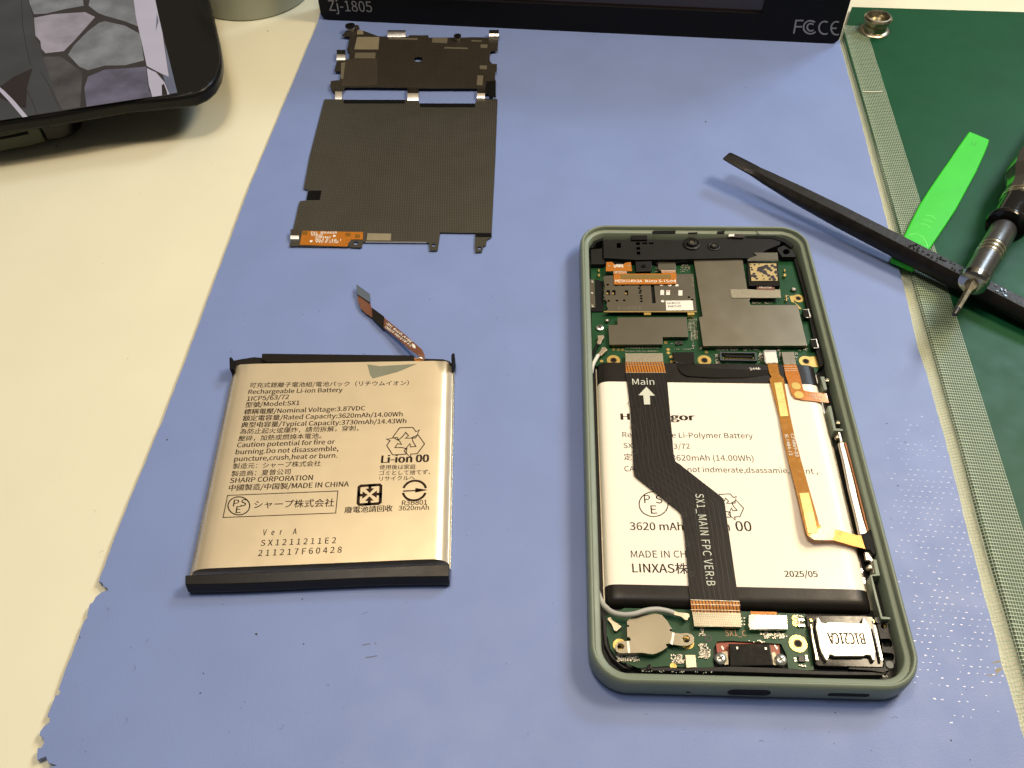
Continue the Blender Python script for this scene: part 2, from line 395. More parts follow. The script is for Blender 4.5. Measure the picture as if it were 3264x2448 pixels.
# ------------------------------------------------------------------ green mat and its snap
GZ = 2.2
gl = [P(p, GZ) for p in [fJ((1316, 36)), fJ((1282, 228)), fK((1275, 290)), fK((1385, 690)), fK((1500, 1060)), fL((610, 540)), fL((770, 1090)), fL((912, 1659)), fRB((712, 985)), (3430, 2700)]]
gl[1] = gl[2]+(gl[2]-gl[6]).normalized()*88; gl[0] = P(fJ((1322, 35)), GZ)
gmat = thing('bench_mat', 'dark green smooth bench mat with a brass snap stud in its corner', 'mat', gl[4])
b = B(); b.prism(gl+[gl[-1]+Vector((200, 0, 0)), P((4200, 75), GZ), P((3264, 38), GZ)], GZ-.02); b.build('mat_sheet', m_green, gmat, .15, 2)
m_snap = M('dull_snap_metal', (.42, .375, .27), .32, 1, .1, 300)
sb = P((2786, 99), GZ)
prof = [(0, 6.0), (.5, 6.1), (.9, 5.6), (1.1, 4.7), (2.6, 4.3), (3.6, 4.7), (4.8, 5.4), (5.8, 5.5), (6.5, 5.0), (6.6, 4.4), (5.6, 3.7), (4.2, 3.4), (4.0, 1.6), (4.4, 1.5), (4.5, .6)]
b = B(); b.lathe(sb, (0, 0, 1), prof, 36, True, True); b.build('snap_stud', m_snap, gmat, smooth=True)

# ------------------------------------------------------------------ clear mesh strip over the mat's edge
film = bpy.data.materials.new('clear_vinyl'); film.use_nodes = True
fnt = film.node_tree; fb = fnt.nodes['Principled BSDF']; fo = fnt.nodes['Material Output']
tr = fnt.nodes.new('ShaderNodeBsdfTransparent'); mxs = fnt.nodes.new('ShaderNodeMixShader'); mxs.inputs[0].default_value = .09
fb.inputs['Base Color'].default_value = (.62, .62, .50, 1); fb.inputs['Roughness'].default_value = .4
fnt.links.new(tr.outputs[0], mxs.inputs[1]); fnt.links.new(fb.outputs[0], mxs.inputs[2]); fnt.links.new(mxs.outputs[0], fo.inputs[0])
m_thread = M('pale_woven_thread', (0.40, 0.50, 0.36), .5, 0, .12, 300)
A_ = [fJ((1362, -10)), fJ((1410, 230)), fJ((1590, 811)), fK((1620, 830)), fK((1700, 1060)), fL((850, 650)), fL((1000, 1050)), fL((1165, 1560)), (3330, 1860)]
L0 = [fJ((1315, 20)), fJ((1264, 240)), fJ((1425, 811)), fK((1385, 935)), fK((1425, 1040)), fL((545, 650)), fL((660, 1055)), fL((775, 1560)), (3130, 1880)]
strip = thing('mesh_strip', 'clear woven mesh strip running along the left edge of the green mat', 'strip', P(fK((1500, 900)), GZ))
ax0 = P((3086, 1700), 0); ax1 = P((2748, 400), 0)
sd = (P(fL((912, 1659)), GZ)-P(fK((1275, 290)), GZ)).normalized(); sn = Vector((sd.y, -sd.x, 0))
if sn.x > 0: sn = -sn                         # towards the blue mat
g0 = P(fK((1275, 290)), GZ)
def band(t, w):                               # t along the mat edge in mm, w across: 0 = mat edge, + onto the mat, - down to the table
    base = g0+sd*t
    z = GZ+.12 if w >= .2 else (GZ+.12)-(GZ-.15)*min(1, (.2-w)/2.6)**.8
    return Vector((base.x, base.y, 0))-sn*w+Vector((0, 0, max(.12, z)))
def band_w(t):
    return 9.4
T0, T1 = -95, 330
b = B(); ws = [-5.2, -4, -3, -2.2, -1.4, -.7, 0, .2, 3, 6, 9.3]
rows = [[band(T0+i*4.0, w if w < 9 else w+.25*math.sin(i*1.7)) for w in ws] for i in range(int((T1-T0)/4)+1)]
b.loops(rows, False); b.build('film', film, strip, smooth=True)
b = B()
for k in range(0, 24):
    w = -5.0+k*.62
    b.stroke([band(T0+i*4.0, w)+Vector((0, 0, .05)) for i in range(int((T1-T0)/4)+1)], .12)
for i in range(int((T1-T0)/.95)):
    t = T0+i*.95
    tw = random.uniform(-.08, .08)
    b.stroke([band(t+tw+.04*w, w)+Vector((0, 0, .09)) for w in ws], .16)
b.build('woven_mesh', m_thread, strip)
for f, y0 in ((fJ, (1375, 470)),):
    b = B(); a = P(f(y0), GZ+.4); b.prism([a, a+Vector((7.6, -.6, 0)), a+Vector((7.6, -1.2, 0)), a+Vector((.3, -.8, 0))], .04)
    b.build('fold_mark', M('milky_film', (.50, .53, .40), .5), strip)

# ------------------------------------------------------------------ black display at the back
ma = P((1026, 63), BZ); mb = P((2671, 140.6), BZ); mX = (mb-ma).normalized(); mN = Vector((mX.y, -mX.x, 0)); MWID = (mb-ma).length
mon = thing('display_box', 'black boxy display standing on the back of the blue mat, marked in grey lettering', 'monitor', (ma+mb)/2)
def PM(px, off=0.0):                          # a point of the photograph on the display's upright front face
    d = ray(px); a = ma+mN*off; t = (a-CAMP).dot(mN)/d.dot(mN); return CAMP+t*d
MH = 80.0; Z = Vector((0, 0, 1))
def face(u, z, off=0.0): return ma+mX*u+Z*z+mN*off
scr_b = PM(fJ((860, 72)))
su1 = (scr_b-ma).dot(mX); sz0 = scr_b.z-BZ; su0 = MWID-su1
b = B(); o_ = [(x, z) for x, z in rr(0, 0, MWID, MH, 3.0, 5)]
inn = [(su0, sz0), (su1, sz0), (su1, MH-12), (su0, MH-12)]
# frame: a ring round the recessed screen, and a closed back
front = [face(x, z) for x, z in o_]; back = [face(x, z, -16) for x, z in o_]
b.loops([front, back], True, False, True)
vs_ = o_+inn; tri = tessellate_polygon([[Vector((x, z, 0)) for x, z in o_], [Vector((x, z, 0)) for x, z in inn]])
b.add([face(x, z) for x, z in vs_], [tuple(t) for t in tri])
rec = [face(x, z) for x, z in inn]; rec2 = [face(x, z, -1.6) for x, z in inn]
b.loops([rec, rec2])
b.build('frame', m_monitor, mon)
b = B(); b.add([face(su0, sz0, -1.5), face(su1, sz0, -1.5), face(su1, MH-12, -1.5), face(su0, MH-12, -1.5)], [(0, 1, 2, 3)]); b.build('screen', m_lcd, mon)
b = B(); b.text('Zj-1805', PM(fI((192, 72)), .08), PM(fI((484, 82)), .08), mN, k=1.12, spacing=1.0); b.build('lettering', m_ink_grey, mon); b = B()
def arc(c, rx, ry, a0, a1, n=14): return [(c[0]+rx*math.cos(R(a0+(a1-a0)*i/n)), c[1]-ry*math.sin(R(a0+(a1-a0)*i/n))) for i in range(n+1)]
fc = [[(1022, 174), (1034, 106), (1072, 106)], [(1028, 138), (1064, 138)], arc((1108, 141), 36, 34, 50, 318), arc((1110, 141), 19, 19, 45, 315), arc((1182, 144), 30, 33, 60, 300), arc((1243, 146), 28, 34, 65, 295), [(1216, 146), (1243, 146)]]
for l in fc: b.stroke([PM(fJ(p), .08) for p in l], .62, mN)
b.build('approval_mark', m_ink_grey, mon)

# ------------------------------------------------------------------ round grey canister at the back left
c3 = [P(fH(p), 0) for p in ((1515, 130), (1700, 153), (2000, 95))]
ax_, ay_ = c3[0].x, c3[0].y; bx_, by_ = c3[1].x, c3[1].y; cx_, cy_ = c3[2].x, c3[2].y
D_ = 2*(ax_*(by_-cy_)+bx_*(cy_-ay_)+cx_*(ay_-by_))
ux = ((ax_**2+ay_**2)*(by_-cy_)+(bx_**2+by_**2)*(cy_-ay_)+(cx_**2+cy_**2)*(ay_-by_))/D_
uy = ((ax_**2+ay_**2)*(cx_-bx_)+(bx_**2+by_**2)*(ax_-cx_)+(cx_**2+cy_**2)*(bx_-ax_))/D_
rad = math.hypot(ax_-ux, ay_-uy); print('canister', ux, uy, rad)
can = thing('canister', 'round grey-green canister at the back left, beside the black display, cut by the top edge', 'canister', (ux, uy, 0))
b = B(); b.lathe((ux, uy, 0), (0, 0, 1), [(.05, rad-.6), (.6, rad), (44, rad), (45, rad-.8)], 64); b.build('canister_body', m_can, can, smooth=True)
b = B(); b.lathe((ux, uy, 45), (0, 0, 1), [(0, rad-.4), (.4, rad+.5), (8, rad+.5), (9, rad-1)], 64); b.build('lid', m_can, can, smooth=True)

# ------------------------------------------------------------------ dust on the table and mats
b = B(); rnd = random.Random(11)
spots = [(fB((617, 1253)), BZ, .55), (fB((970, 985)), BZ, .4), (fB((212, 1554)), BZ, .35), (fB((980, 1328)), BZ, .35), (fLB((770, 147)), BZ, .45), (fLB((367, 1057)), BZ, .4), (fLB((923, 1314)), BZ, .45), (fH((398, 1030)), 0, .9),
         (fH((1888, 218)), 0, .7), (fJ((566, 629)), BZ, .6), (fJ((775, 454)), BZ, .4), (fRB((258, 1485)), BZ, .35), (fE((1635, 915)), BZ, .3), (fA((975, 293)), BZ, .3), (fA((1100, 265)), BZ, .3), (fA((1948, 178)), BZ, .3), (fR((632, 355)), BZ, .35), (fR((772, 495)), BZ, .35), (fR((715, 823)), BZ, .35)]
for k in range(120): spots.append(((rnd.uniform(150, 3100), rnd.uniform(500, 2430)), BZ, rnd.uniform(.1, .2)))
for px, z, r_ in spots:
    q = P(px, z+.05)
    n = 6; o = [q+Vector((r_*.6*rnd.uniform(.5, 1.2)*math.cos(6.28*i/n), r_*.6*rnd.uniform(.4, 1)*math.sin(6.28*i/n), .03)) for i in range(n)]
    b.prism(o, .1)
for k in range(48):
    q = P((rnd.uniform(250, 3000), rnd.uniform(900, 2400)), BZ+.05); a = rnd.uniform(0, 3.14); l = rnd.uniform(.6, 1.5)
    b.stroke([q, q+Vector((l*.5*math.cos(a), l*.5*math.sin(a), 0)), q+Vector((l*math.cos(a+.5), l*math.sin(a+.5), 0))], .045)
dust = b.build('dust_specks', M('dust', (.05, .045, .04), .8), kind='stuff'); dust['label'] = 'small dark crumbs and fibres scattered over the blue mat and table'; dust['category'] = 'dust'
# ================================================================== smartphone at the top left (screen on)
ph = thing('smartphone', 'black smartphone lying at the back left with a lit picture on its screen', 'phone', P(fH((600, 500)), 0))
PZ = 20.0
outl = [(-260, 955), (0, 915), (400, 856), (900, 768), (1250, 735), (1380, 715), (1460, 680), (1520, 630), (1560, 560), (1576, 490), (1574, 430), (1560, 340), (1540, 250), (1500, 80), (1480, 0), (1440, -160)]
ow = [P(fH(p), PZ-3.5) for p in outl]
far1 = ow[-1]+(ow[-1]-ow[-2]).normalized()*30; far0 = ow[0]+(far1-ow[0])*0.0+Vector((-14, 60, 0))
poly = ow+[far1, far1+(far0-far1)*.5+Vector((0, 22, 0)), far0]
b = B(); b.prism(poly, 5.6); b.v = [v+Vector((0, 0, 3.0)) for v in b.v]; b.build('body', M('satin_black_case', (.007, .007, .007), .3, 0, .2, 80, spec=.2), ph, 2.0, 5)
cp = sum(poly, Vector())/len(poly)
gl_ = [cp+(p-cp)*.975 for p in poly]; gl_ = [Vector((p.x, p.y, PZ-.38)) for p in gl_]
b = B(); b.prism(gl_, .3); b.build('glass', m_blackg, ph, .12, 2)
SZ = PZ-.34
b = B(); mats = [emit('stone_joint', (.030, .024, .022)), emit('stone_grey', (.17, .17, .166), 1, .25, 90), emit('stone_pale', (.27, .235, .255), 1, .2, 90), emit('stone_dim', (.055, .048, .045), 1, .35, 90),
                   emit('stone_violet', (.105, .095, .125), 1, .3, 90), emit('coat_dark', (.040, .041, .040), 1, .12), emit('cloth_brown', (.016, .010, .009)), emit('cloth_pale', (.43, .385, .43), 1, .03), emit('cloth_shade', (.12, .13, .17), 1, .1)]
def spoly(mi, pts, dz):
    b.m = mi; w_ = PP(fH, pts, SZ+dz); b.add(w_, [tuple(range(len(w_)))])
spoly(0, [(-200, -60), (1078, -60), (1095, 0), (1250, 655), (0, 850), (-200, 880)], .0)
spoly(1, [(195, -40), (580, -40), (590, 40), (450, 65), (330, 95), (240, 100), (210, 30)], .03)
spoly(1, [(640, -40), (940, -40), (985, 190), (880, 150), (740, 110), (690, 90), (625, 40)], .03)
spoly(2, [(240, 125), (370, 100), (600, 85), (670, 120), (600, 200), (520, 290), (450, 360), (320, 375), (290, 340), (285, 290), (250, 250)], .03)
spoly(1, [(740, 150), (880, 180), (990, 240), (1015, 425), (880, 460), (740, 462), (620, 495), (560, 470), (480, 385), (520, 320), (620, 220), (700, 160)], .03)
spoly(3, [(305, 400), (430, 398), (500, 450), (580, 510), (575, 600), (565, 755), (430, 775), (350, 600), (310, 450)], .03)
spoly(4, [(620, 540), (740, 490), (880, 482), (1030, 470), (1050, 640), (1080, 680), (610, 752), (595, 620)], .03)
spoly(5, [(-200, -60), (180, -60), (195, 0), (240, 140), (250, 260), (290, 330), (300, 400), (330, 480), (430, 778), (0, 848), (-200, 878)], .05)
spoly(6, [(0, 610), (100, 540), (230, 480), (190, 620), (185, 760), (150, 760), (0, 690)], .07)
spoly(7, [(-20, 600), (30, 640), (100, 710), (195, 822), (160, 827), (60, 710), (-20, 625)], .09)
spoly(7, [(935, -60), (1080, -60), (1095, 0), (1115, 100), (1145, 230), (1190, 540), (1150, 525), (1035, 465), (1000, 300), (960, 130)], .05)
spoly(7, [(1035, 480), (1100, 510), (1160, 580), (1195, 664), (1075, 683), (1050, 600)], .06)
spoly(8, [(1160, 300), (1175, 350), (1250, 653), (1196, 662), (1160, 570), (1150, 530), (1190, 540)], .045)
spoly(6, [(1140, 600), (1155, 590), (1175, 640), (1180, 666), (1142, 672)], .07)
spoly(8, [(1105, 90), (1118, 150), (1098, 220)], .07)
for l in ([(150, 0), (160, 180), (185, 330), (215, 460)], [(290, 510), (350, 610), (390, 700), (435, 775)], [(190, 640), (230, 720), (260, 805)]):
    b.m = 6; b.stroke(PP(fH, l, SZ+.08), .22)
b.build('screen', mats, ph)
# case back half seen under its edge
cl = [P(fH(p), 3.0) for p in [(-240, 1122), (0, 1078), (200, 1040), (330, 1008)]]
in_ = [p+Vector((-5, 30, 0)) for p in cl]
b = B(); b.prism([p+Vector((0, 0, 11.5)) for p in cl+in_[::-1]], 11.4); b.build('case_back', m_olive, ph, .8, 3)
cl = [P(fH(p), 3.0) for p in [(334, 1006), (450, 985), (530, 955), (580, 905), (592, 850)]]
b = B(); b.prism([p+Vector((0, 0, 11.5)) for p in cl+[cl[-1]+Vector((-3, 16, 0)), cl[0]+Vector((-4, 28, 0))]], 11.3); b.build('corner_bumper', m_blackg, ph, 1.0, 3)
b = B(); b.stroke([P(fH(p), 9.5)+Vector((0, -2.5, 0)) for p in [(-40, 955), (100, 930), (215, 905)]], 1.0, Vector((0, -.8, .6)).normalized()); b.build('side_button', m_black, ph)

# ================================================================== shield plate
UZ, LZ = 3.3, 2.5
sp = thing('shield_plate', 'thin dark metal shield plate with an orange flex strip, on the blue mat', 'metal plate', P(fF((1200, 1000)), BZ))
upper = [(640, 240), (700, 178), (765, 170), (915, 226), (1000, 230), (1200, 230), (1206, 216), (1390, 216), (1396, 238), (1720, 238), (1800, 234), (1900, 236), (1975, 240), (2055, 242), (2050, 360), (1992, 366), (1975, 390), (1975, 462), (2000, 488), (2045, 490), (2040, 560), (2025, 572), (2025, 640), (2035, 650), (2030, 770), (1932, 770), (1925, 722), (1850, 722), (1300, 722), (1296, 765), (1192, 765), (1192, 716), (830, 712), (600, 712), (570, 760), (500, 760), (478, 742), (455, 706), (462, 652), (520, 645), (545, 646), (562, 562), (495, 556), (518, 470), (540, 458), (598, 458), (632, 455), (642, 382), (612, 350), (622, 330)]
plate('upper_sheet', m_graph_dk, sp, fF, upper, UZ, .25, holes=[ell(1294, 445, 40, 24)])
plate('heat_spreader', stripes(M('graphite_patch', (0.062, 0.052, 0.038), .48, .4, .15, 60), (0.14, 0.12, 0.09), .95, R(-1), .25, 'dots'), sp, fF, [(595, 450), (685, 440), (905, 440), (905, 694), (560, 700)], UZ+.06, .05)
def toF(pts): return [((880+x*.34358-900)/.33454, (500+y*.34358-40)/.33454) for x, y in pts]
lower = [(400, 826), (505, 826), (572, 822), (586, 830), (1168, 832), (1200, 826), (1292, 836), (1308, 864), (1838, 866), (1856, 828), (1928, 820), (2050, 826)]+toF([(2035, 0), (2000, 700), (2000, 742), (1955, 768), (1945, 822), (1922, 828), (1910, 880), (1850, 884), (1842, 830), (1850, 705), (1522, 700), (1510, 790), (1498, 868), (1424, 868), (1420, 800), (1395, 795), (830, 790), (803, 792), (795, 842), (690, 838), (672, 826), (665, 836), (215, 828), (125, 828), (135, 780), (150, 676), (160, 670), (215, 420), (228, 408), (280, 405), (298, 305), (255, 295), (310, 0)])
plate('lower_sheet', m_graph, sp, fF, lower, LZ, .25, holes=[toF(ell(740, 800, 22, 17)), toF(ell(1462, 818, 20, 15)), toF(ell(1888, 845, 20, 15)), toF(ell(180, 700, 20, 14))])
for pts in (rect_on(fF, 585, 831, 1168, 864), rect_on(fF, 1312, 866, 1835, 900), toF([(302, 312), (420, 312), (405, 398), (282, 398)]), toF([(1850, 706), (2000, 706), (1998, 742), (1850, 740)])):
    plate('foam_strip', m_foam, sp, fF, pts, LZ+.12, .1)
b = B(); b.prism(PP(fF, [(1945, 655), (2030, 648), (2034, 806), (1968, 806), (1965, 770), (1930, 760)], UZ+.1), .08); b.build('foam_strip', m_foam, sp)
for pts in ([(712, 232), (925, 232), (914, 352), (686, 350)], [(715, 168), (770, 170), (772, 208), (712, 208)]): plate('adhesive_patch', m_beige, sp, fF, pts, UZ+.08, .07)
for pts in ([(695, 382), (888, 382), (885, 437), (686, 435)], [(1012, 237), (1290, 245), (1286, 259), (1012, 254)], [(1430, 240), (1575, 240), (1570, 292), (1424, 285)], [(1545, 328), (1768, 334), (1766, 347), (1542, 342)], [(1800, 262), (1902, 266), (1898, 277), (1800, 274)],
            [(1890, 303), (1955, 305), (1953, 338), (1888, 334)], [(1882, 504), (1950, 504), (1946, 540), (1880, 538)], [(1860, 597), (1914, 600), (1906, 694), (1852, 690)], [(560, 480), (600, 470), (580, 632), (556, 630)]):
    plate('mesh_patch', m_cloth_tape, sp, fF, pts, UZ+.08, .07)
plate('adhesive_patch', m_beige, sp, fG, [(848, 708), (1068, 712), (1062, 776), (840, 774)], LZ+.08, .07)
def bracket(f, x0, x1, ya, yb, yc, z_hi, z_lo):   # a flat far tab, then a bright bent face dropping towards the viewer
    p = [(P(f((x0, ya)), z_hi), P(f((x1, ya)), z_hi)), (P(f((x0, yb)), z_hi), P(f((x1, yb)), z_hi)), (P(f((x0, (yb+yc)/2)), (z_hi*2+z_lo)/3), P(f((x1, (yb+yc)/2)), (z_hi*2+z_lo)/3)), (P(f((x0, yc)), z_lo), P(f((x1, yc)), z_lo))]
    return B().ribbon(p[1:], .2), B().prism([p[0][0], p[0][1], p[1][1], p[1][0]], .2)
for x0, x1, ya, yb, yc, zh, zl in ((517, 600, 355, 398, 468, UZ+.5, UZ-.8), (502, 568, 712, 752, 826, UZ+.35, LZ+.05), (1192, 1296, 716, 768, 838, UZ+.35, LZ+.05), (1854, 1930, 722, 768, 832, UZ+.35, LZ+.05), (1003, 1174, 168, 180, 232, UZ+.9, UZ), (1970, 2062, 165, 200, 244, UZ+1.2, UZ)):
    r_, t_ = bracket(fF, x0, x1, ya, yb, yc, zh, zl)
    br = r_.build('bracket', m_tin, sp, smooth=True, angle=60); t_.build('tab', m_shield_dk, br)
r_, t_ = bracket(fG, 133, 212, 672, 728, 782, LZ+.9, LZ+.05); br = r_.build('bracket', m_tin, sp, smooth=True, angle=60); t_.build('tab', m_shield_dk, br)
for cx, cy, rx in ((652, 165, 45), (1671, 262, 34)):
    c = P(fF((cx, cy)), UZ); k = (P(fF((cx+rx, cy)), UZ)-c).length
    b = B(); b.lathe(c, (0, 0, 1), [(-.2, k*.8), (.6, k*.75), (.9, k), (1.5, k), (1.6, k*.6), (.9, k*.5)], 24, True, True); gr = b.build('grommet', m_tin, sp, smooth=True)
    b = B(); b.lathe(c+Vector((0, 0, 1.5)), (0, 0, 1), [(0, k*1.0), (.5, k*1.05), (.6, k*.5), (.2, k*.45)], 24); b.build('washer', m_blackd, gr, smooth=True)
plate('corner_tab', m_graph_dk, sp, fF, [(600, 180), (565, 222), (640, 232), (700, 190), (735, 150), (725, 118), (690, 118)], UZ+.02, .2)
plate('speaker_flex', m_flex_or, sp, fG, [(245, 685), (808, 697), (804, 768), (760, 764), (692, 768), (668, 800), (660, 832), (218, 815)], LZ+.15, .12, .03)
b = B()
for t, a, c in (('SX1  SPEAKER', (320, 712), (566, 713)), ('VER:D', (320, 733), (430, 734)), ('E203460', (365, 754), (503, 756)), ('RU S-16 1', (365, 777), (600, 780)), ('94V-0 2150', (365, 797), (575, 799))):
    b.text(t, P(fG(a), LZ+.2), P(fG(c), LZ+.2), bold=.03, h=1.0)
b.build('lettering', m_white, sp)
b = B()
for x, y in ((268, 706), (668, 720), (755, 735)): b.prism(PP(fG, rect_on(fG, x-24, y-16, x+24, y+16), LZ+.19), .03)
b.build('contact_pad', M('dark_amber', (.26, .12, .015), .35, .3), sp)
for cx, cy in ((540, 733), (325, 782)):
    c = P(fG((cx, cy)), LZ+.21); B().disc(c, .5, .04, 14).build('rivet', m_white, sp)
plate('edge_lip', m_steel, sp, fG, [(830, 782), (1395, 788), (1395, 794), (830, 790)], LZ+.1, .3)

# ================================================================== loose battery
lb = thing('loose_battery', 'flat gold-silver battery pack printed in black, lying loose on the blue mat', 'battery', P(fB((1000, 300)), BZ))
TZ = 6.2
def quad(pts, z): return [P(p, z) for p in pts]
pt = quad([fA((440, 700)), fA((2124, 672))], 4.8); pb = quad([fB((98, 815)), fB((2092, 730))], 4.8)
l0, r0, l1, r1 = pt[0], pt[1], pb[0], pb[1]
def lerp_uv(a, c, top=True): return l0.lerp(r0, a).lerp(l1.lerp(r1, a), c)
prof = [(0.0, 2.6), (.002, 3.4), (.006, 4.1), (.018, 5.0), (.034, 5.7), (.055, 6.05), (.085, TZ-.02), (.12, TZ)]
prof = prof+[(1-a, z) for a, z in reversed(prof)]
rows = []
N = 14
for j in range(N+1):
    c = 0.98*j/N; zs = 1.0
    row = [Vector((*lerp_uv(a, c).xy, z)) for a, z in prof]
    rows.append(row+[Vector((*lerp_uv(1, c).xy, BZ+.1)), Vector((*lerp_uv(0, c).xy, BZ+.1))])
# far end rolls down under the tape
first = [Vector((p.x, p.y+.35, min(p.z, 5.6))) for p in rows[0]]; first2 = [Vector((p.x, p.y+.6, min(p.z, 4.2))) for p in rows[0]]
b = B(); b.loops([first2, first]+rows, True, True, True); b.build('pouch', m_gold_foil, lb, smooth=True, angle=50)
for a, s_ in ((-.002, -1), (1.002, 1)):
    b = B(); b.ribbon([(Vector((*lerp_uv(a, c).xy, 3.3))+Vector((-.28, 0, 0)), Vector((*lerp_uv(a, c).xy, 3.3))+Vector((.28, 0, 0))) for c in (0, .5, 1.0)], 1.3); b.build('seam_fold', m_seam, lb, .1, 2)
# green-grey scuff at the top edge
b = B(); b.prism(PP(fA, [(1468, 676), (1560, 690), (1850, 672), (1700, 735), (1510, 785), (1490, 760)], TZ+.03), .03); b.build('peeled_tape', M('grey_green_adhesive', (.24, .25, .18), .45, .3, .15, 100), lb)
# black tape, near end
tb = quad([fB((80, 800)), fB((2096, 712)), fB((2092, 815)), fB((1800, 815)), fB((1300, 828)), fB((900, 862)), fB((400, 875)), fB((95, 880))], TZ+.12)
b = B()
ea = [P(fB((72+ (2096-72)*t, 802-88*t)), TZ+.1) for t in [i/12 for i in range(13)]]
eb = [P(fB((72+(2094-72)*t, 868-52*t+9*math.sin(t*5.2+.6))), TZ-.1-.25*abs(math.sin(t*3))) for t in [i/12 for i in range(13)]]
ec = [Vector((p.x, p.y-.7, 3.6)) for p in eb]; ed = [Vector((p.x, p.y-.35, BZ+.1)) for p in eb]; ee = [Vector((p.x, q.y+.5, BZ+.1)) for p, q in zip(ea, ea)]
b.loops([list(r_) for r_ in zip(ea, eb, ec, ed, ee)], True, True, True); b.build('end_tape', m_tape_blk, lb, .25, 3, angle=25)
# black folded tape and flex at the far end
b = B(); b.prism(PP(fA, [(655, 640), (660, 590), (1828, 604), (1830, 655), (1500, 668), (700, 660)], 5.6), 3.6); b.build('end_tape', m_tape_blk, lb, .35, 3)
b = B(); b.prism(PP(fA, [(415, 650), (520, 630), (600, 618), (655, 622), (700, 655), (690, 672), (540, 682), (470, 690), (430, 712)], 4.9), 2.8); b.build('end_tape', m_tape_blk, lb, .3, 2)
b = B(); b.prism(PP(fA, [(1820, 640), (1910, 630), (2050, 634), (2100, 650), (2122, 675), (2080, 690), (2020, 668), (1830, 664)], 4.9), 2.8); b.build('end_tape', m_tape_blk, lb, .3, 2)
b = B(); b.prism(PP(fA, [(410, 625), (426, 618), (442, 640), (446, 712), (412, 712)], 6.6), 4.6); b.build('corner_flap', m_blackd, lb, .2, 2)
b = B(); b.prism(PP(fA, [(2112, 600), (2124, 588), (2138, 590), (2134, 662), (2112, 690)], 7.0), 5.0); b.build('corner_flap', m_blackd, lb, .2, 2)
# brown flex cable rising from the far edge
st = []
def fl(l, r, z0, z1): st.append((P(fA(l), z0), P(fA(r), z1)))
fl((1868, 622), (1912, 640), 5.2, 5.0); fl((1850, 600), (1908, 605), 5.4, 5.2); fl((1790, 560), (1890, 565), 4.9, 4.9); fl((1700, 480), (1760, 450), 4.1, 4.1); fl((1598, 398), (1598, 318), 3.4, 3.4); fl((1508, 318), (1502, 245), 3.0, 3.0); fl((1460, 288), (1494, 222), 2.9, 2.9); fl((1420, 250), (1490, 198), 2.9, 2.9); fl((1398, 200), (1489, 180), 3.0, 3.0); fl((1392, 148), (1488, 160), 3.1, 3.1)
fx = B().ribbon(st, .15).build('flex_cable', m_flex_brown, lb, label='brown flex cable sticking up from the battery')
plate('connector', M('slate_stiffener', (.105, .135, .18), .42, .2, .05), fx, fA, [(1384, 64), (1392, 66), (1488, 135), (1489, 202), (1396, 140), (1386, 132)], 3.5, .7, .08)
b = B(); b.ribbon([(P(fA((1508, 322)), 3.12), P(fA((1504, 240)), 3.12)), (P(fA((1594, 402)), 3.5), P(fA((1598, 310)), 3.5))], .3); b.build('tape_wrap', m_tape_blk, fx, .04)
b = B(); nl = (P(fA((1598, 398)), 8.8)-P(fA((1598, 318)), 8.6))
b.text('-S01 RoHS A1BE', P(fA((1606, 362)), 3.55), P(fA((1800, 512)), 4.75), bold=.03, h=.75)
b.text('D0219 94V-0 HF F-S', P(fA((1602, 392)), 3.55), P(fA((1798, 542)), 4.85), bold=.03, h=.75)
b.prism([P(fA((1812, 515)), 4.95), P(fA((1835, 528)), 5.05), P(fA((1838, 556)), 5.1), P(fA((1815, 546)), 4.98)], .04); b.build('lettering', m_white, fx)
b = B(); b.tube(smoothpath([P(fA((1838, 636)), 6), P(fA((1870, 626)), 6.3), P(fA((1890, 632)), 6.2), P(fA((1898, 646)), 5.9)], 5), .18, 8); b.build('solder_tail', m_steel, lb)
plate('amber_tab', m_flex_or, lb, fA, [(1828, 626), (1880, 628), (1905, 645), (1832, 655)], 5.7, .2)
# print
b = B(); TT = TZ+.03
lines = [('可充式鋰離子電池組/電池パック（リチウムイオン）', (565, 852), (1785, 834), 1), ('Rechargeable Li-ion Battery', (555, 903), (1276, 887), 0), ('1ICP5/63/72', (545, 956), (866, 941), 0), ('型號/Model:SX1', (533, 1004), (946, 987), 0),
         ('標稱電壓/Nominal Voltage:3.87VDC', (522, 1057), (1450, 1028), 0), ('額定電容量/Rated Capacity:3620mAh/14.00Wh', (512, 1107), (1738, 1074), 0), ('典型电容量/Typical Capacity:3730mAh/14.43Wh', (500, 1158), (1766, 1126), 0),
         ('為防止起火或爆炸，請勿拆解，穿刺，', (490, 1208), (1400, 1182), 1), ('壓碎，加熱或燃燒本電池。', (478, 1262), (1115, 1240), 1), ('Caution potential for fire or', (468, 1312), (1218, 1286), 0), ('burning.Do not disassemble,', (458, 1366), (1245, 1338), 0), ('puncture,crush,heat or burn.', (447, 1420), (1238, 1391), 0),
         ('製造元：シャープ株式会社', (436, 1475), (1110, 1452), 1), ('製造商：夏普公司', (425, 1533), (878, 1516), 1), ('SHARP CORPORATION', (414, 1585), (1048, 1562), 0), ('中國製造/中国製/MADE IN CHINA', (405, 1642), (1325, 1612), 0)]
for t, a, c, cjk in lines: b.text(t, P(fA(a), TT), P(fA(c), TT), bold=.030 if not cjk else .014, k=1.0)
for t, a, c, bo in (('Li-ion 00', (1576, 1432), (1937, 1424), .07), ('使用後は家庭', (1560, 1480), (1838, 1475), .013), ('ゴミとして捨てず、', (1560, 1524), (1950, 1516), .013), ('リサイクルへ', (1560, 1568), (1832, 1560), .013)): b.text(t, P(fA(a), TT), P(fA(c), TT), bold=bo)
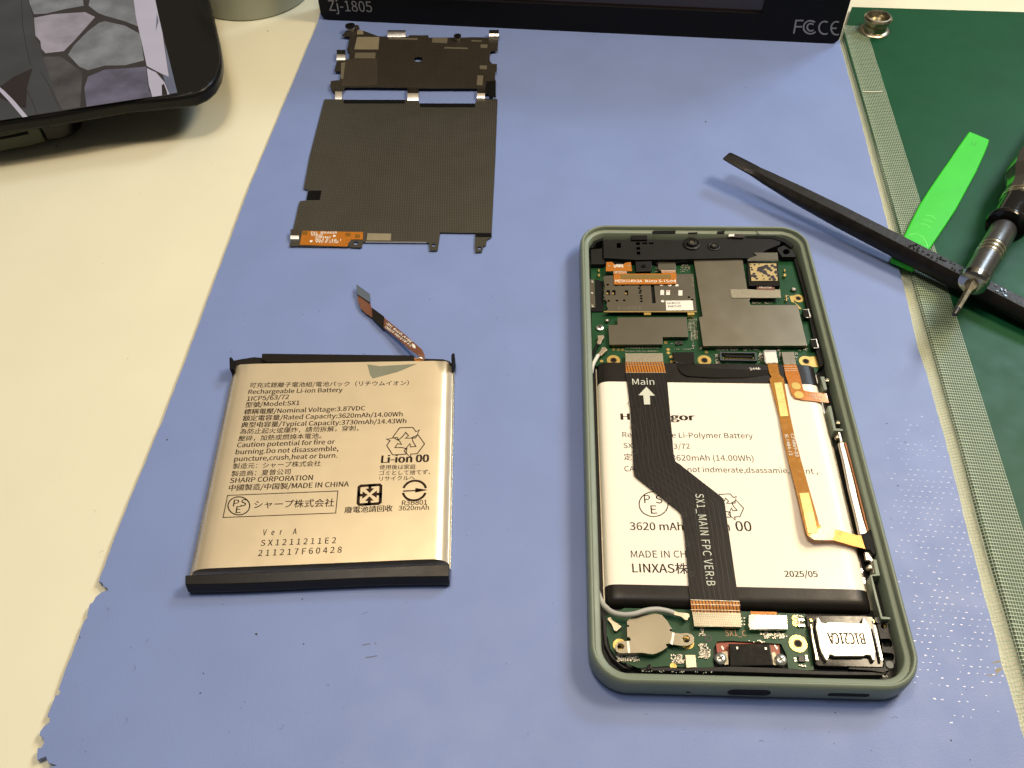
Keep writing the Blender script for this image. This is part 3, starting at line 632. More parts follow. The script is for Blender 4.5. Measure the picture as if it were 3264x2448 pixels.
for t, a, c, bo in (('シャープ株式会社', (597, 286), (1212, 270), .016), ('廢電池請回收', (1293, 322), (1660, 308), .03), ('R3B801', (1733, 265), (1925, 260), .02), ('3620mAh', (1708, 306), (1940, 299), .02)): b.text(t, P(fB(a), TT), P(fB(c), TT), bold=bo)
for t, a, c in (('V e r   A', (665, 496), (925, 487)), ('SX1211211E2', (650, 577), (1226, 556)), ('211217F60428', (630, 655), (1270, 628))): b.text(t, P(fB(a), TT), P(fB(c), TT), h=1.6, spacing=1.2, bold=.02)
b.stroke(PP(fB, [(398, 190), (1243, 156), (1226, 325), (363, 359)], TT), .22, closed=True)
b.stroke(PP(fB, ell(484, 270, 83, 69, 40), TT), .3, closed=True)
for t, a, c in (('P', (438, 275), (480, 273)), ('S', (494, 273), (536, 271)), ('E', (458, 325), (496, 323))): b.text(t, P(fB(a), TT), P(fB(c), TT), h=1.95, bold=.015)
def recycle(cc, r_, w, n_z=Vector((0, 0, 1)), arms=(0, 1, 2)):
    arm1 = [(-.60, .20), (-.30, .78), (-.02, .32), (-.30, .15)]
    arm1 = [(-.62, .30), (-.33, .84), (.30, .84), (.46, .58), (.62, .68), (.46, .22), (-.02, .22), (.12, .36), (-.02, .56), (-.18, .30), (-.36, .12)]
    for k in arms:
        a = R(-120*k); b.stroke([cc+Vector(((x*math.cos(a)-y*math.sin(a))*r_, (x*math.sin(a)+y*math.cos(a))*r_, 0)) for x, y in arm1], w, closed=True)
recycle(P(fA((1762, 1272)), TT), 5.6, .26)
# four-arrow mark and arrowed circle
c_ = P(fB((1486, 184)), TT); s_ = 3.0
for k in range(4):
    a = R(90*k+2)
    def q(x, y): return c_+Vector(((x*math.cos(a)-y*math.sin(a))*s_, (x*math.sin(a)+y*math.cos(a))*s_, 0))
    b.stroke([q(.92, -.42), q(.92, .78), q(.80, .92), q(.0, .92), q(.0, .60)], .78); b.add([q(-.36, .60), q(.36, .60), q(0, .16)], [(0, 2, 1)])
c_ = P(fB((1830, 152)), TT)
b.stroke([c_+Vector((2.9*math.cos(R(t)), 2.9*math.sin(R(t)), 0)) for t in range(12, 172, 8)], .62); b.stroke([c_+Vector((2.9*math.cos(R(t)), 2.9*math.sin(R(t)), 0)) for t in range(192, 350, 8)], .62)
b.stroke([c_+Vector((-2.9, -.1, 0)), c_+Vector((1.6, 0, 0))], .35); b.add([c_+Vector((.2, .75, 0)), c_+Vector((3.3, .05, 0)), c_+Vector((.2, -.65, 0))], [(0, 2, 1)])
b.build('printed_text', m_ink, lb)
# ================================================================== opened phone
op = thing('opened_phone', 'sage green phone lying face down with its back off, circuit boards and cream battery exposed', 'phone', PU(35, 70, BZ))
prof = [(1.4, BZ+.04), (.6, BZ+.3), (.15, BZ+1.2), (.0, BZ+2.8), (0, BZ+4.6), (.08, BZ+6.0), (.35, BZ+7.0), (.75, BZ+7.45), (1.1, BZ+7.5), (1.32, BZ+7.3), (1.42, BZ+6.6), (1.55, BZ+6.2), (2.55, BZ+6.05), (2.8, BZ+5.85), (2.85, BZ+.8)]
ls = []
for ins, z in prof: ls.append([PU(u, v, z) for u, v in rr(ins, ins, 71-ins, 147-ins, 8.6-ins, 12)])
b = B(); b.loops(ls, True, True, False); b.build('housing', m_house, op, smooth=True, angle=60)
F0 = 3.4
b = B(); b.prism([PU(u, v, F0) for u, v in rr(2.86, 2.86, 71-2.86, 147-2.86, 5.7, 8)], 1.2); b.build('midframe', m_black, op)
def part(name, mat, f, pts, z, dz, bevel=0.0, parent=None, **kw): return plate(name, mat, parent or op, f, pts, z, dz, bevel, **kw)
# openings in the end wall
def slot(name, u0, u1, z0, z1):
    r_ = (z1-z0)/2; o = [(u1-r_+r_*math.cos(R(a)), (z0+z1)/2+r_*math.sin(R(a))) for a in range(-90, 91, 18)]+[(u0+r_+r_*math.cos(R(a)), (z0+z1)/2+r_*math.sin(R(a))) for a in range(90, 271, 18)]
    b = B(); n = len(o)
    b.loops([[PU(u, -.10, z) for u, z in o], [PU(u, .5, z) for u, z in o]], True, True, True); b.build(name, m_blackd, op)
slot('charging_port', 29.6, 38.8, 4.3, 7.2); slot('speaker_slot', 50.8, 59.6, 5.1, 6.6); slot('mic_hole', 20.8, 21.8, 4.8, 5.3)
# ---- upper board
BZ1 = 4.6
part('circuit_board', m_pcb, fC, [(165, 340), (1900, 340), (1965, 560), (2010, 800), (2060, 1100), (2090, 1240), (2050, 1300), (1690, 1292), (1670, 1262), (1250, 1255), (1000, 1240), (860, 1238), (700, 1232), (180, 1230)], BZ1, .8)
board = bpy.data.objects['circuit_board']
ant = [(272, 172), (510, 168), (900, 172), (1290, 150), (1480, 130), (1700, 150), (1760, 190), (1752, 210), (1645, 252), (1600, 282), (1512, 325), (1410, 322), (920, 332), (548, 338), (276, 322)]
part('antenna_module', m_black, fC, ant, 7.0, 3.0, .15, holes=[rect_on(fC, 545, 190, 578, 213), rect_on(fC, 548, 230, 580, 253), rect_on(fC, 552, 268, 582, 294), rect_on(fC, 384, 196, 420, 238), rect_on(fC, 596, 192, 640, 206), rect_on(fC, 654, 192, 694, 206)])
am = bpy.data.objects['antenna_module']
part('corner_block', m_black, fC, [(166, 250), (262, 240), (262, 320), (282, 322), (282, 372), (170, 374)], 6.3, 2.5, .12)
part('corner_block', m_black, fC, [(1735, 235), (1790, 214), (1850, 240), (1880, 290), (1890, 312), (1770, 312), (1730, 255)], 6.6, 2.5, .15, holes=[ell(1806, 268, 28, 22)])
part('plastic_wall', m_blackd, fC, [(160, 230), (190, 180), (270, 150), (270, 172), (215, 190), (180, 240)], 6.8, 3, .1)
part('plastic_wall', m_blackd, fC, [(1480, 130), (1700, 132), (1800, 160), (1870, 215), (1850, 235), (1790, 190), (1690, 155), (1470, 150)], 7.25, 3, .1)
part('plastic_wall', m_blackd, fC, [(505, 132), (640, 130), (640, 168), (508, 168)], 7.6, 3, .1)
part('plastic_wall', m_blackd, fC, [(1885, 310), (1935, 430), (1990, 640), (2050, 880), (2100, 1080), (2130, 1200), (2095, 1240), (2055, 1100), (2010, 880), (1960, 640), (1900, 430), (1870, 330)], 5.6, 2, .1)
part('chin_step', m_blackd, fC, [(280, 325), (545, 340), (910, 336), (1410, 326), (1412, 350), (1000, 352), (720, 378), (700, 350), (560, 348), (282, 372)], 5.8, 2, .08)
part('rim_slot', m_blackd, fC, [(682, 100), (700, 92), (880, 92), (876, 112), (700, 114), (690, 118)], BZ+6.3, .2)
part('rim_slot', m_blackd, fC, [(985, 108), (1062, 106), (1062, 116), (985, 118)], BZ+6.3, .2)
part('rim_slot', m_blackd, fC, [(1228, 98), (1292, 94), (1288, 114), (1226, 114)], BZ+6.3, .2)
part('white_foam_tab', m_white, fC, [(1325, 122), (1370, 120), (1374, 138), (1322, 142)], 7.75, .4, .1)
part('sensor_block', M('dark_maroon', (.035, .02, .02), .4), fC, [(1376, 120), (1440, 122), (1452, 150), (1360, 146)], 7.7, .5, .1)
b = B(); b.stroke(smoothpath(PP(fC2, [(1020, 248), (1032, 272), (1062, 293), (1082, 296)], BZ+6.3), 4), .2); b.build('stray_hair', m_blackd, op)
for cx, cy, r_, zz, hh in ((1012, 208, 72, 7.0, .9), (1197, 226, 52, 7.0, .5)):
    c = P(fC((cx, cy)), zz); k = (P(fC((cx+r_, cy)), zz)-c).length
    b = B(); b.lathe(c, (0, 0, 1), [(-.2, k), (hh*.5, k), (hh*.7, k*.85), (hh*.3, k*.72), (hh*.3, k*.6), (hh*1.2, k*.55), (hh*1.3, k*.4), (hh*.9, k*.3), (hh*.9, .01)], 26, True, False)
    sc = b.build('screw_boss', m_black, am, smooth=True)
    b = B(); b.lathe(c+Vector((0, 0, hh*.9)), (0, 0, 1), [(0, k*.3), (.12, k*.26)], 16); b.box(c+Vector((0, 0, hh*.9+.15)), k*.4, k*.1, .05, .3); b.box(c+Vector((0, 0, hh*.9+.16)), k*.1, k*.4, .05, .3); b.build('screw', m_shield_dk, op)
# ---- shields
def shield(pts, z, mat, name='shield_can'):
    o = part(name, mat, fC, pts, z, .22, .06); b = B()
    w_ = PP(fC, pts, z-.22); c = sum(w_, Vector())/len(w_); w_ = [p+(c-p)*.004 for p in w_]
    b.loops([w_, [Vector((p.x, p.y, BZ1-.05)) for p in w_]]); b.build('shield_wall', m_shield_dk, o)
    return o
shield([(1030, 335), (1440, 335), (1476, 560), (1502, 668), (1495, 676), (1507, 716), (1902, 716), (1984, 1056), (1108, 1060), (1074, 818), (1104, 812)], 6.4, m_shield)
shield([(388, 820), (970, 818), (986, 984), (768, 984), (770, 1046), (322, 1048), (312, 884), (390, 882)], 6.1, m_shield_dk)
part('cloth_tape', m_cloth_tape, fC, [(1335, 584), (1440, 586), (1445, 582), (1560, 588), (1756, 586), (1763, 656), (1600, 657), (1350, 656)], 6.55, .12)
# ---- sim tray
sim = [(268, 462), (290, 468), (290, 482), (1025, 455), (1040, 620), (1056, 776), (940, 776), (275, 778), (272, 770), (312, 752), (298, 720), (302, 690), (284, 668), (278, 630), (284, 560), (280, 500), (255, 482)]
h_ = []
for x, y in ((308, 546), (378, 550), (437, 551), (582, 553), (575, 575), (584, 597), (578, 614), (588, 641), (590, 662), (592, 685), (316, 682), (386, 679), (447, 678), (990, 651), (1018, 672)): h_.append(ell(x, y, 12, 8, 12))
for x, y in ((313, 612), (360, 612), (466, 613)): h_.append(rect_on(fC, x-14, y-20, x+14, y+22))
h_.append([(668, 535), (696, 532), (712, 700), (682, 704)])
part('sim_tray', m_shield_dk, fC, [(270, 480), (300, 470), (1025, 455), (1040, 620), (1056, 776), (275, 778), (312, 752), (298, 720), (302, 690), (284, 668), (278, 630), (284, 560)], 6.2, .2, .0, holes=h_)
simo = bpy.data.objects['sim_tray']
part('tray_floor', m_blackd, fC, [(285, 490), (1020, 475), (1040, 765), (315, 768)], 5.6, .5, parent=simo)
b = B()
for x, y, w_, hh in ((766, 612, 15, 21), (815, 612, 16, 20), (918, 615, 17, 22)): b.prism(PP(fC, rect_on(fC, x-w_, y-hh, x+w_, y+hh), 6.22), .03)
for x, y in ((760, 547), (830, 550), (889, 551), (770, 685)): b.prism(PP(fC, ell(x, y, 15, 9, 12), 6.22), .03)
b.build('white_window', m_white, simo)
b = B()
for x, y in ((766, 546), (826, 546), (817, 600)): b.prism(PP(fC, ell(x, y, 8, 5, 8), 6.25), .02)
b.build('red_mark', M('red_print', (.5, .05, .03), .5), simo)
b = B(); b.stroke(PP(fC, [(275, 773), (1056, 773)], 6.22), .28)
b.box(P(fC((640, 800)), 5.5), 2.0, 1.0, 1.2); b.box(P(fC((1005, 800)), 5.5), 2.0, 1.0, 1.2)
for x in (305, 352, 460): b.box(P(fC((x, 622)), 6.0), .5, .7, .2)
b.build('gilt_edge', m_gold_pad, simo)
b = B(); b.text('10261', P(fC((590, 728)), 6.23), P(fC((385, 732)), 6.23), h=1.3); b.text('pce', P(fC((1010, 480)), 6.23), P(fC((1015, 560)), 6.23), h=1.0); b.build('stamp', M('faint_etch', (.22, .2, .15), .5, .8), simo)
part('paper_label', m_white, fC, [(795, 680), (1020, 678), (1028, 760), (800, 763)], 6.3, .06)
b = B(); b.text('SX1LHMA', P(fC((920, 718)), 6.34), P(fC((812, 720)), 6.34), h=.75, bold=.01); b.text('212106193', P(fC((918, 692)), 6.34), P(fC((808, 694)), 6.34), h=.7, bold=.01); b.build('lettering', m_ink_black, bpy.data.objects['paper_label'])
part('side_slot_plate', m_shield_dk, fC, [(152, 500), (195, 502), (205, 740), (160, 742)], 5.2, .6)
b = B()
for x, y in ((178, 515), (182, 525), (176, 612), (180, 620), (178, 718), (184, 730)): b.box(P(fC((x, y)), 5.23), .5, .2, .05)
b.build('lettering', m_white, bpy.data.objects['side_slot_plate'])
part('side_block', m_blackd, fC, [(205, 500), (270, 520), (275, 770), (170, 772), (165, 745), (208, 740)], 5.0, .6)
# ---- camera, flash flex, connectors
part('camera_module', m_blackg, fC, [(1478, 358), (1735, 358), (1756, 556), (1492, 556)], 7.0, 2.4, .15)
cm = bpy.data.objects['camera_module']
part('camera_back', M('gold_laminate', (.50, .38, .17), .4, .4, .06), fC, [(1498, 368), (1722, 368), (1736, 512), (1516, 514)], 7.06, .05, parent=cm)
b = B(); rnd = random.Random(5)
for x, y, r_ in [(1508, 378, 8), (1540, 378, 12), (1578, 374, 7), (1585, 410, 22), (1610, 405, 24), (1640, 392, 22), (1660, 410, 22), (1600, 430, 24), (1625, 440, 24), (1640, 455, 14), (1570, 425, 14), (1690, 385, 18), (1715, 400, 18), (1722, 440, 20), (1680, 425, 16), (1512, 402, 10), (1520, 420, 12), (1520, 470, 16), (1545, 475, 20), (1560, 495, 14), (1535, 455, 14), (1618, 497, 8), (1660, 470, 16), (1690, 480, 20), (1705, 500, 20), (1670, 500, 14), (1730, 470, 12), (1610, 470, 8)]:
    n = 10; ph0 = rnd.random()*6; b.add([P(fC((x+r_*rnd.uniform(.75, 1.1)*math.cos(6.28*i/n), y+r_*.72*rnd.uniform(.75, 1.1)*math.sin(6.28*i/n))), 7.075+rnd.random()*.02) for i in range(n)], [tuple(range(n))])
b.build('back_pattern', M('pattern_black', (.02, .016, .02), .4), cm)
part('bracket', m_shield_dk, fC, [(1530, 276), (1735, 276), (1740, 338), (1482, 338), (1490, 325), (1560, 300)], 7.3, .5, .08)
b = B(); b.stroke([P(fC((1482, 342)), 7.2), P(fC((1740, 342)), 7.2)], .42, Vector((0, -.7, .7)).normalized()); b.build('bracket_edge', m_tin, bpy.data.objects['bracket'])
part('camera_flex', m_flex_brown, fC, [(1562, 524), (1700, 526), (1712, 592), (1560, 588)], 6.6, .15)
b = B(); b.text('V0', P(fC((1616, 553)), 6.64), P(fC((1653, 553)), 6.64), h=.75, bold=.02); b.text('MU2150', P(fC((1584, 574)), 6.64), P(fC((1684, 576)), 6.64), h=.75, bold=.02); b.build('lettering', m_white, bpy.data.objects['camera_flex'])
part('flash_flex', m_flex_or, fC, [(296, 356), (345, 353), (365, 372), (392, 382), (432, 378), (455, 362), (502, 354), (514, 432), (292, 432)], 6.9, .3, .08)
b = B()
for x in (316, 487): b.disc(P(fC((x, 388)), 6.98), .32, .05, 12)
b.build('solder_dot', m_tin, bpy.data.objects['flash_flex'])
b = B()
for k in range(14): b.stroke([P(fC((362+k*5.6+rnd.uniform(-2, 2), 372+rnd.uniform(0, 8))), 6.93), P(fC((364+k*5.6+rnd.uniform(-4, 4), 400+rnd.uniform(-6, 4))), 6.93)], .13)
b.build('scribble', m_white, bpy.data.objects['flash_flex'])
b = B(); b.ribbon([(P(fC((355, 432)), 6.8), P(fC((468, 432)), 6.8)), (P(fC((360, 456)), 6.55), P(fC((470, 456)), 6.55))], .12); b.ribbon([(P(fC((755, 425)), 6.6), P(fC((878, 425)), 6.6)), (P(fC((768, 456)), 6.55), P(fC((880, 456)), 6.55))], .12)
b.prism(PP(fC, [(358, 455), (884, 452), (886, 540), (362, 544)], 6.55), .15); fo_ = b.build('sensor_flex', m_flex_or, op)
b = B(); b.prism(PP(fC, [(415, 462), (838, 460), (840, 494), (418, 497)], 6.6), .04); b.build('stiffener', M('khaki_stiffener', (.22, .15, .04), .4, .2), fo_)
b = B(); b.text('MESX114013A', P(fC((372, 525)), 6.58), P(fC((598, 526)), 6.58), h=1.1, bold=.02)
b.text('RU', P(fC((625, 525)), 6.58), P(fC((664, 525)), 6.58), h=1.0, bold=.03); b.text('S-15', P(fC((738, 525)), 6.58), P(fC((820, 526)), 6.58), h=1.1, bold=.02); b.text('1', P(fC((870, 526)), 6.58), P(fC((880, 526)), 6.58), h=1.1, bold=.02)
b.stroke(PP(fC, ell(697, 517, 24, 7, 14), 6.58), .2, closed=True); b.stroke(PP(fC, [(826, 516), (842, 507), (860, 516), (842, 526)], 6.58), .18, closed=True)
for y in (436, 448):
    b.stroke(PP(fC, [(356, y), (470, y)], 6.86), .16); b.stroke(PP(fC, [(758, y-8), (878, y-8)], 6.72), .16)
b.build('lettering', m_white, fo_)
part('spacer_block', m_black, fC, [(538, 350), (676, 345), (684, 400), (668, 432), (545, 436)], 6.6, 2.0, .25)
b = B(); c = P(fC((608, 390)), 6.6); b.lathe(c, (0, 0, 1), [(0, .85), (.2, .8), (.15, .5), (-.1, .3)], 18); b.build('dimple', m_blackg, bpy.data.objects['spacer_block'], smooth=True)
part('board_connector', m_shield_dk, fC, [(730, 354), (876, 358), (884, 412), (870, 426), (745, 426), (728, 410)], 6.0, 1.2, .1)
part('board_connector', m_shield, fC, [(1765, 1110), (1872, 1108), (1890, 1214), (1786, 1216)], 6.3, 1.4, .1)
part('board_connector', M('silver_frame', (.5, .48, .44), .3, 1), fC, [(1612, 1098), (1632, 1092), (1722, 1094), (1742, 1204), (1636, 1208), (1622, 1190)], 6.4, 1.6, .15)
part('paper_label', m_white, fC, [(1624, 1114), (1718, 1112), (1734, 1198), (1640, 1202)], 6.46, .05)
cb = [(1245, 1108), (1556, 1112), (1564, 1184), (1252, 1180)]
part('socket', M('dark_slate_plastic', (.045, .055, .06), .4), fC, cb, 5.8, 1.2, .08, holes=[[(1262, 1118), (1540, 1122), (1546, 1174), (1268, 1170)]])
so = bpy.data.objects['socket']
part('socket_core', m_blackd, fC, [(1288, 1136), (1522, 1139), (1526, 1156), (1291, 1153)], 5.7, 1.0, parent=so)
b = B()
for k in range(22):
    x = 1276+k*12.0
    b.box(P(fC((x, 1126)), 5.3), .14, .45, .15); b.box(P(fC((x+3, 1164)), 5.3), .14, .45, .15)
b.build('pin_row', m_gold_pad, so)
# ---- switches on the right edge
for x, y in ((1968, 802), (2034, 1056)):
    b = B(); c = P(fC((x, y)), 5.6); b.box(c, 1.6, 3.0, 1.5, TH); o = b.build('side_switch', m_blackg, op, .1)
    b = B(); b.box(c+Vector((.9, 0, .1)), .3, 3.4, 1.6, TH); b.box(c+Vector((.2, 1.6, .6)), 1.3, .18, .3, TH); b.box(c+Vector((.2, -1.6, .6)), 1.3, .18, .3, TH); b.box(c+Vector((1.25, -.2, -.1)), .4, .9, .7, TH); b.build('switch_clip', m_tin, o, .03)
# ---- screw pads and screws
def ring(f, cx, cy, r_, z, tail=None):
    c = P(f((cx, cy)), z); k = (P(f((cx+r_, cy)), z)-c).length
    b = B(); b.disc(c+Vector((0, 0, .06)), k, .1, 28, k*.5)
    if tail: b.prism(PP(f, tail, z+.055), .05)
    o = b.build('screw_pad', m_gold_pad, op, smooth=True, angle=30)
    b = B(); b.disc(c+Vector((0, 0, .08)), k*.5, .3, 20, k*.36); b.build('hole_rim', M('brown_rim', (.10, .06, .02), .4, .6), o)
    b = B(); b.disc(c+Vector((0, 0, .03)), k*.40, .05, 16); b.build('screw_hole', m_blackd, o)
ring(fC, 357, 1181, 56, BZ1); ring(fC, 1120, 1182, 57, BZ1); ring(fC, 1972, 1190, 58, BZ1, [(1985, 1150), (2066, 1148), (2088, 1238), (2005, 1234)]); ring(fC, 1908, 662, 46, BZ1, [(1834, 640), (1880, 636), (1870, 690), (1905, 715), (1935, 748), (1918, 752), (1880, 700), (1850, 690)])
ring(fE, 1404, 488, 56, 4.6)
for f, x, y, r_, col_ in ((fC, 243, 906, 32, m_tin), (fC, 1870, 586, 24, m_shield_dk), (fC, 304, 848, 20, m_shield_dk)):
    c = P(f((x, y)), 5.1); k = (P(f((x+r_, y)), 5.1)-c).length
    b = B(); b.lathe(c, (0, 0, 1), [(-.4, k), (.05, k), (.2, k*.8)], 20); o = b.build('screw', col_, op, smooth=True)
    b = B(); b.box(c+Vector((0, 0, .22)), k*1.1, k*.25, .04, .4); b.box(c+Vector((0, 0, .225)), k*.25, k*1.1, .04, .4); b.build('cross_slot', m_white if col_ is m_shield_dk else m_blackd, o)
# test pads
for x, y in ((358, 1090), (397, 1092), (433, 1092), (816, 1090), (818, 1118), (840, 1152), (846, 1192), (256, 1186), (795, 1030), (1920, 1275), (1956, 1276), (1137, 1112), (990, 362)):
    c = P(fC((x, y)), BZ1+.04); B().disc(c, .5, .04, 14).build('test_pad', m_gold_pad, op)
# small parts on the board
def smd(f, zones, z, name='surface_components', size=(.25, .5)):
    b = B(); rnd = random.Random(len(zones)*7+int(z*10))
    for x0, y0, x1, y1, n, g in zones:
        for k in range(int(n*(1 if g else 1.6))):
            if g:
                nx = max(2, int(math.sqrt(n*(x1-x0)/max(1, (y1-y0))))); ny = max(1, n//nx); i, j = k % nx, k//nx
                x, y = x0+(x1-x0)*i/max(1, nx-1), y0+(y1-y0)*j/max(1, ny-1) if ny > 1 else (y0+y1)/2
            else: x, y = rnd.uniform(x0, x1), rnd.uniform(y0, y1)
            c = P(f((x, y)), z+.12); w_, h_2 = rnd.uniform(*size), rnd.uniform(*size)*.7
            if not g and rnd.random() < .5:
                b.m = 0; b.box(c, w_*.5, h_2, .3, TH); b.m = 1; b.box(c+Vector((w_*.5, 0, .0)), w_*.6, h_2*.9, .25, TH); b.m = 0; b.box(c+Vector((w_, 0, 0)), w_*.5, h_2, .3, TH)
            else: b.m = 0; b.box(c, w_*.6, w_*.55, .15, TH)
    return b.build(name, [m_solder, m_ceramic], op, kind='stuff')
smd(fC, [(915, 380, 995, 440, 22, 0), (990, 830, 1050, 930, 60, 1), (1010, 938, 1060, 1005, 42, 1), (460, 1080, 730, 1105, 46, 1), (870, 1078, 1000, 1100, 16, 1), (470, 1056, 720, 1066, 14, 0), (1210, 1070, 1290, 1100, 14, 0), (1290, 1078, 1560, 1100, 26, 0),
         (1210, 1130, 1238, 1210, 12, 0), (1290, 1183, 1560, 1192, 40, 1), (1310, 1198, 1500, 1206, 12, 1), (1575, 1110, 1605, 1200, 18, 0), (1730, 1085, 1760, 1110, 6, 0), (1748, 1120, 1760, 1200, 8, 0), (1515, 682, 1750, 690, 22, 1), (1510, 698, 1700, 706, 14, 0),
         (1790, 640, 1815, 700, 6, 0), (840, 1030, 930, 1050, 6, 0), (1015, 1030, 1025, 1090, 4, 0), (1070, 1076, 1095, 1090, 4, 0), (1900, 1080, 1990, 1100, 5, 0), (1880, 1120, 1895, 1180, 5, 0), (705, 395, 725, 440, 5, 0), (500, 1205, 505, 1210, 2, 0), (250, 560, 280, 690, 10, 0)], BZ1)
for f, pts in ((fC, [(222, 415), (245, 475)]), (fC, [(1780, 415), (1808, 475)]), (fC, [(1798, 632), (1815, 680)])):
    (x0, y0), (x1, y1) = pts; b = B(); xm = (x0+x1)/2
    b.prism(PP(f, [(x0+4, y1), (x1-2, y1), (x1-4, y1-22), (x0+6, y1-22)], BZ1+.9), .9); b.prism(PP(f, rect_on(f, xm-6, y0, xm+6, y0+20), BZ1+.7), .7); b.build('spring_contact', m_gold_pad, op, .05)
for pts in ((880, 1018, 902, 1050), (906, 1018, 940, 1046), (1810, 700, 1838, 715), (1220, 1150, 1236, 1164)):
    part('chip', m_ceramic, fC, rect_on(fC, *pts), BZ1+.5, .5, .05)
# ---- coax leads
def coax(f, pts, z, name='coax_plug'):
    return part(name, M('coax_plug_metal', (.55, .47, .36), .35, .9), f, pts, z, .55, .08)
coax(fC, [(222, 972), (272, 968), (280, 985), (262, 1010), (248, 1044), (225, 1046), (216, 1030), (228, 1005)], 5.9)
coax(fC, [(262, 1068), (292, 1072), (308, 1092), (282, 1112), (256, 1138), (232, 1142), (218, 1134), (248, 1098)], 6.0)
b = B(); b.tube(smoothpath([P(fC((228, 1138)), 5.9), P(fC((205, 1180)), 5.7), P(fC((182, 1228)), 5.3), P(fC((172, 1290)), 4.6)], 6), .55, 10); b.build('coax_lead', m_cable_w, op, smooth=True)
b = B(); b.tube(smoothpath([P(fC((224, 1046)), 5.6), P(fC((200, 1100)), 5.4), P(fC((176, 1160)), 5.0)], 6), .4, 10); b.build('coax_lead', m_blackd, op, smooth=True)
# ---- battery
U0, U1, V0, V1 = 4.3, 64.9, 20.4, 91.5; TB = 6.0
pr = [(0, 3.2), (.05, 3.9), (.35, 4.8), (1.0, 5.5), (2.0, 5.85), (3.2, TB-.01), (4.5, TB)]
W_ = U1-U0; pr = [(U0+a, z) for a, z in pr]+[(U1-a*1.15, z) for a, z in reversed(pr)]
b = B(); N = 12; VP = V0+2.5
rows = [[PU(u, VP+(V1-VP)*j/N, z) for u, z in pr]+[PU(U1, VP+(V1-VP)*j/N, 2.4), PU(U0, VP+(V1-VP)*j/N, 2.4)] for j in range(N+1)]
b.loops(rows, True, True, True); bat = b.build('battery', m_white_foil, op, smooth=True, angle=50, label='new cream battery fitted in the phone')
b = B(); b.ribbon([(PU(U0-.35, v, 3.9), PU(U0-.02, v, 3.9)) for v in (V0, 55, V1)], 1.2); b.build('seam_fold', m_seam, bat)
b = B(); b.ribbon([(PU(U1+.02, v, 3.8), PU(U1+.4, v, 3.8)) for v in (V0, 55, V1)], 1.2); b.build('seam_fold', m_seam, bat)
def band_tape(va, vb, over, endcap):
    b = B(); pr2 = [(u+(-over if u < 30 else over)*(1 if z < 5.9 else .3), z+over*.8) for u, z in pr]
    vsn = [va+(vb-va)*k/8 for k in range(9)]; rw_ = []; drops = [0]*9
    if endcap: vsn = [va, va+.12, va+.4, va+.9, va+1.6, va+2.5, va+3.5, vb]; drops = [3.2, 2.0, 1.15, .5, .15, .02, 0, 0]
    for v, d in zip(vsn, drops):
        rw_.append([PU(u, v, max(2.4, z-d)) for u, z in pr2]+[PU(U1+over, v, 2.35), PU(U0-over, v, 2.35)])
    b.loops(rw_, True, True, True); return b.build('end_tape', m_tape_blk, bat, smooth=True, angle=70)
band_tape(V0-1.0, V0+4.0, .12, True)
band_tape(V1-6.3, V1+.5, .12, False)
b = B(); TT = TB+.03
for t, a, c, bo in (('H', (342, 506), (396, 506), .10), ('gor', (680, 508), (838, 510), .10)): b.text(t, P(fD(a), TT), P(fD(c), TT), bold=bo, h=2.1)
for t, a, c, bo in (('Rechargeable Li-Polymer Battery', (350, 624), (1235, 632), .004), ('SX1', (357, 697), (446, 698), .004), ('3/72', (697, 702), (808, 702), .004), ('定', (359, 776), (414, 777), .003), ('3620mAh (14.00Wh)', (682, 782), (1240, 785), .004), ('CA', (363, 855), (432, 856), .004), ('not indmerate,dsassamie,', (793, 860), (1482, 868), .004), ('nt ,', (1596, 871), (1675, 872), .004),
                    ('3620 mAh', (400, 1253), (762, 1256), .02), ('00', (1122, 1261), (1228, 1261), .02), ('MADE IN CHINA', (408, 1440), (905, 1440), .003), ('LINXAS株', (418, 1540), (795, 1545), .02), ('2025/05', (1452, 1571), (1675, 1572), .03)):
    b.text(t, P(fD(a), TT), P(fD(c), TT), bold=bo)
b.text('n', P(fD((1040, 1260)), TT), P(fD((1080, 1260)), TT), bold=.004)
b.stroke(PP(fD, ell(560, 1078, 98, 84, 40), TT), .26, closed=True)
for t, a, c in (('P', (498, 1070), (540, 1070)), ('S', (576, 1072), (622, 1072)), ('E', (543, 1142), (585, 1142))): b.text(t, P(fD(a), TT), P(fD(c), TT), h=2.3)
recycle(P(fD((1062, 1095)), TT), 4.3, .22)
b.build('printed_text', m_ink, bat)
# ---- flexes
part('connector_plate', m_cloth_tape, fC, [(454, 1120), (770, 1120), (776, 1194), (458, 1194)], 6.2, 1.2, .08)
b = B(); b.ribbon([(P(fC((457, 1194)), 6.1), P(fC((776, 1194)), 6.1)), (P(fC((460, 1240)), 6.3), P(fC((786, 1240)), 6.3)), (P(fC((461, 1286)), 6.5), P(fC((795, 1286)), 6.5))], .15); b.build('flex_end', m_flex_lines, op)
b = B()
for y in (1204, 1224): b.stroke(PP(fC, [(456, y), (782, y)], 6.33), .1)
b.stroke(PP(fC, [(459, 1284), (796, 1284)], 6.56), .14)
b.build('flex_end_line', m_steel, op); b = B()
for y in (250, 283): b.stroke(PP(fE, [(742, y-5), (1046, y)], 6.6 if y < 260 else 6.3), .12)
b.stroke(PP(fE, [(740, 217), (1042, 226)], 6.62), .15)
b.build('flex_end_line', m_steel, op)
b = B(); FZ = 6.45
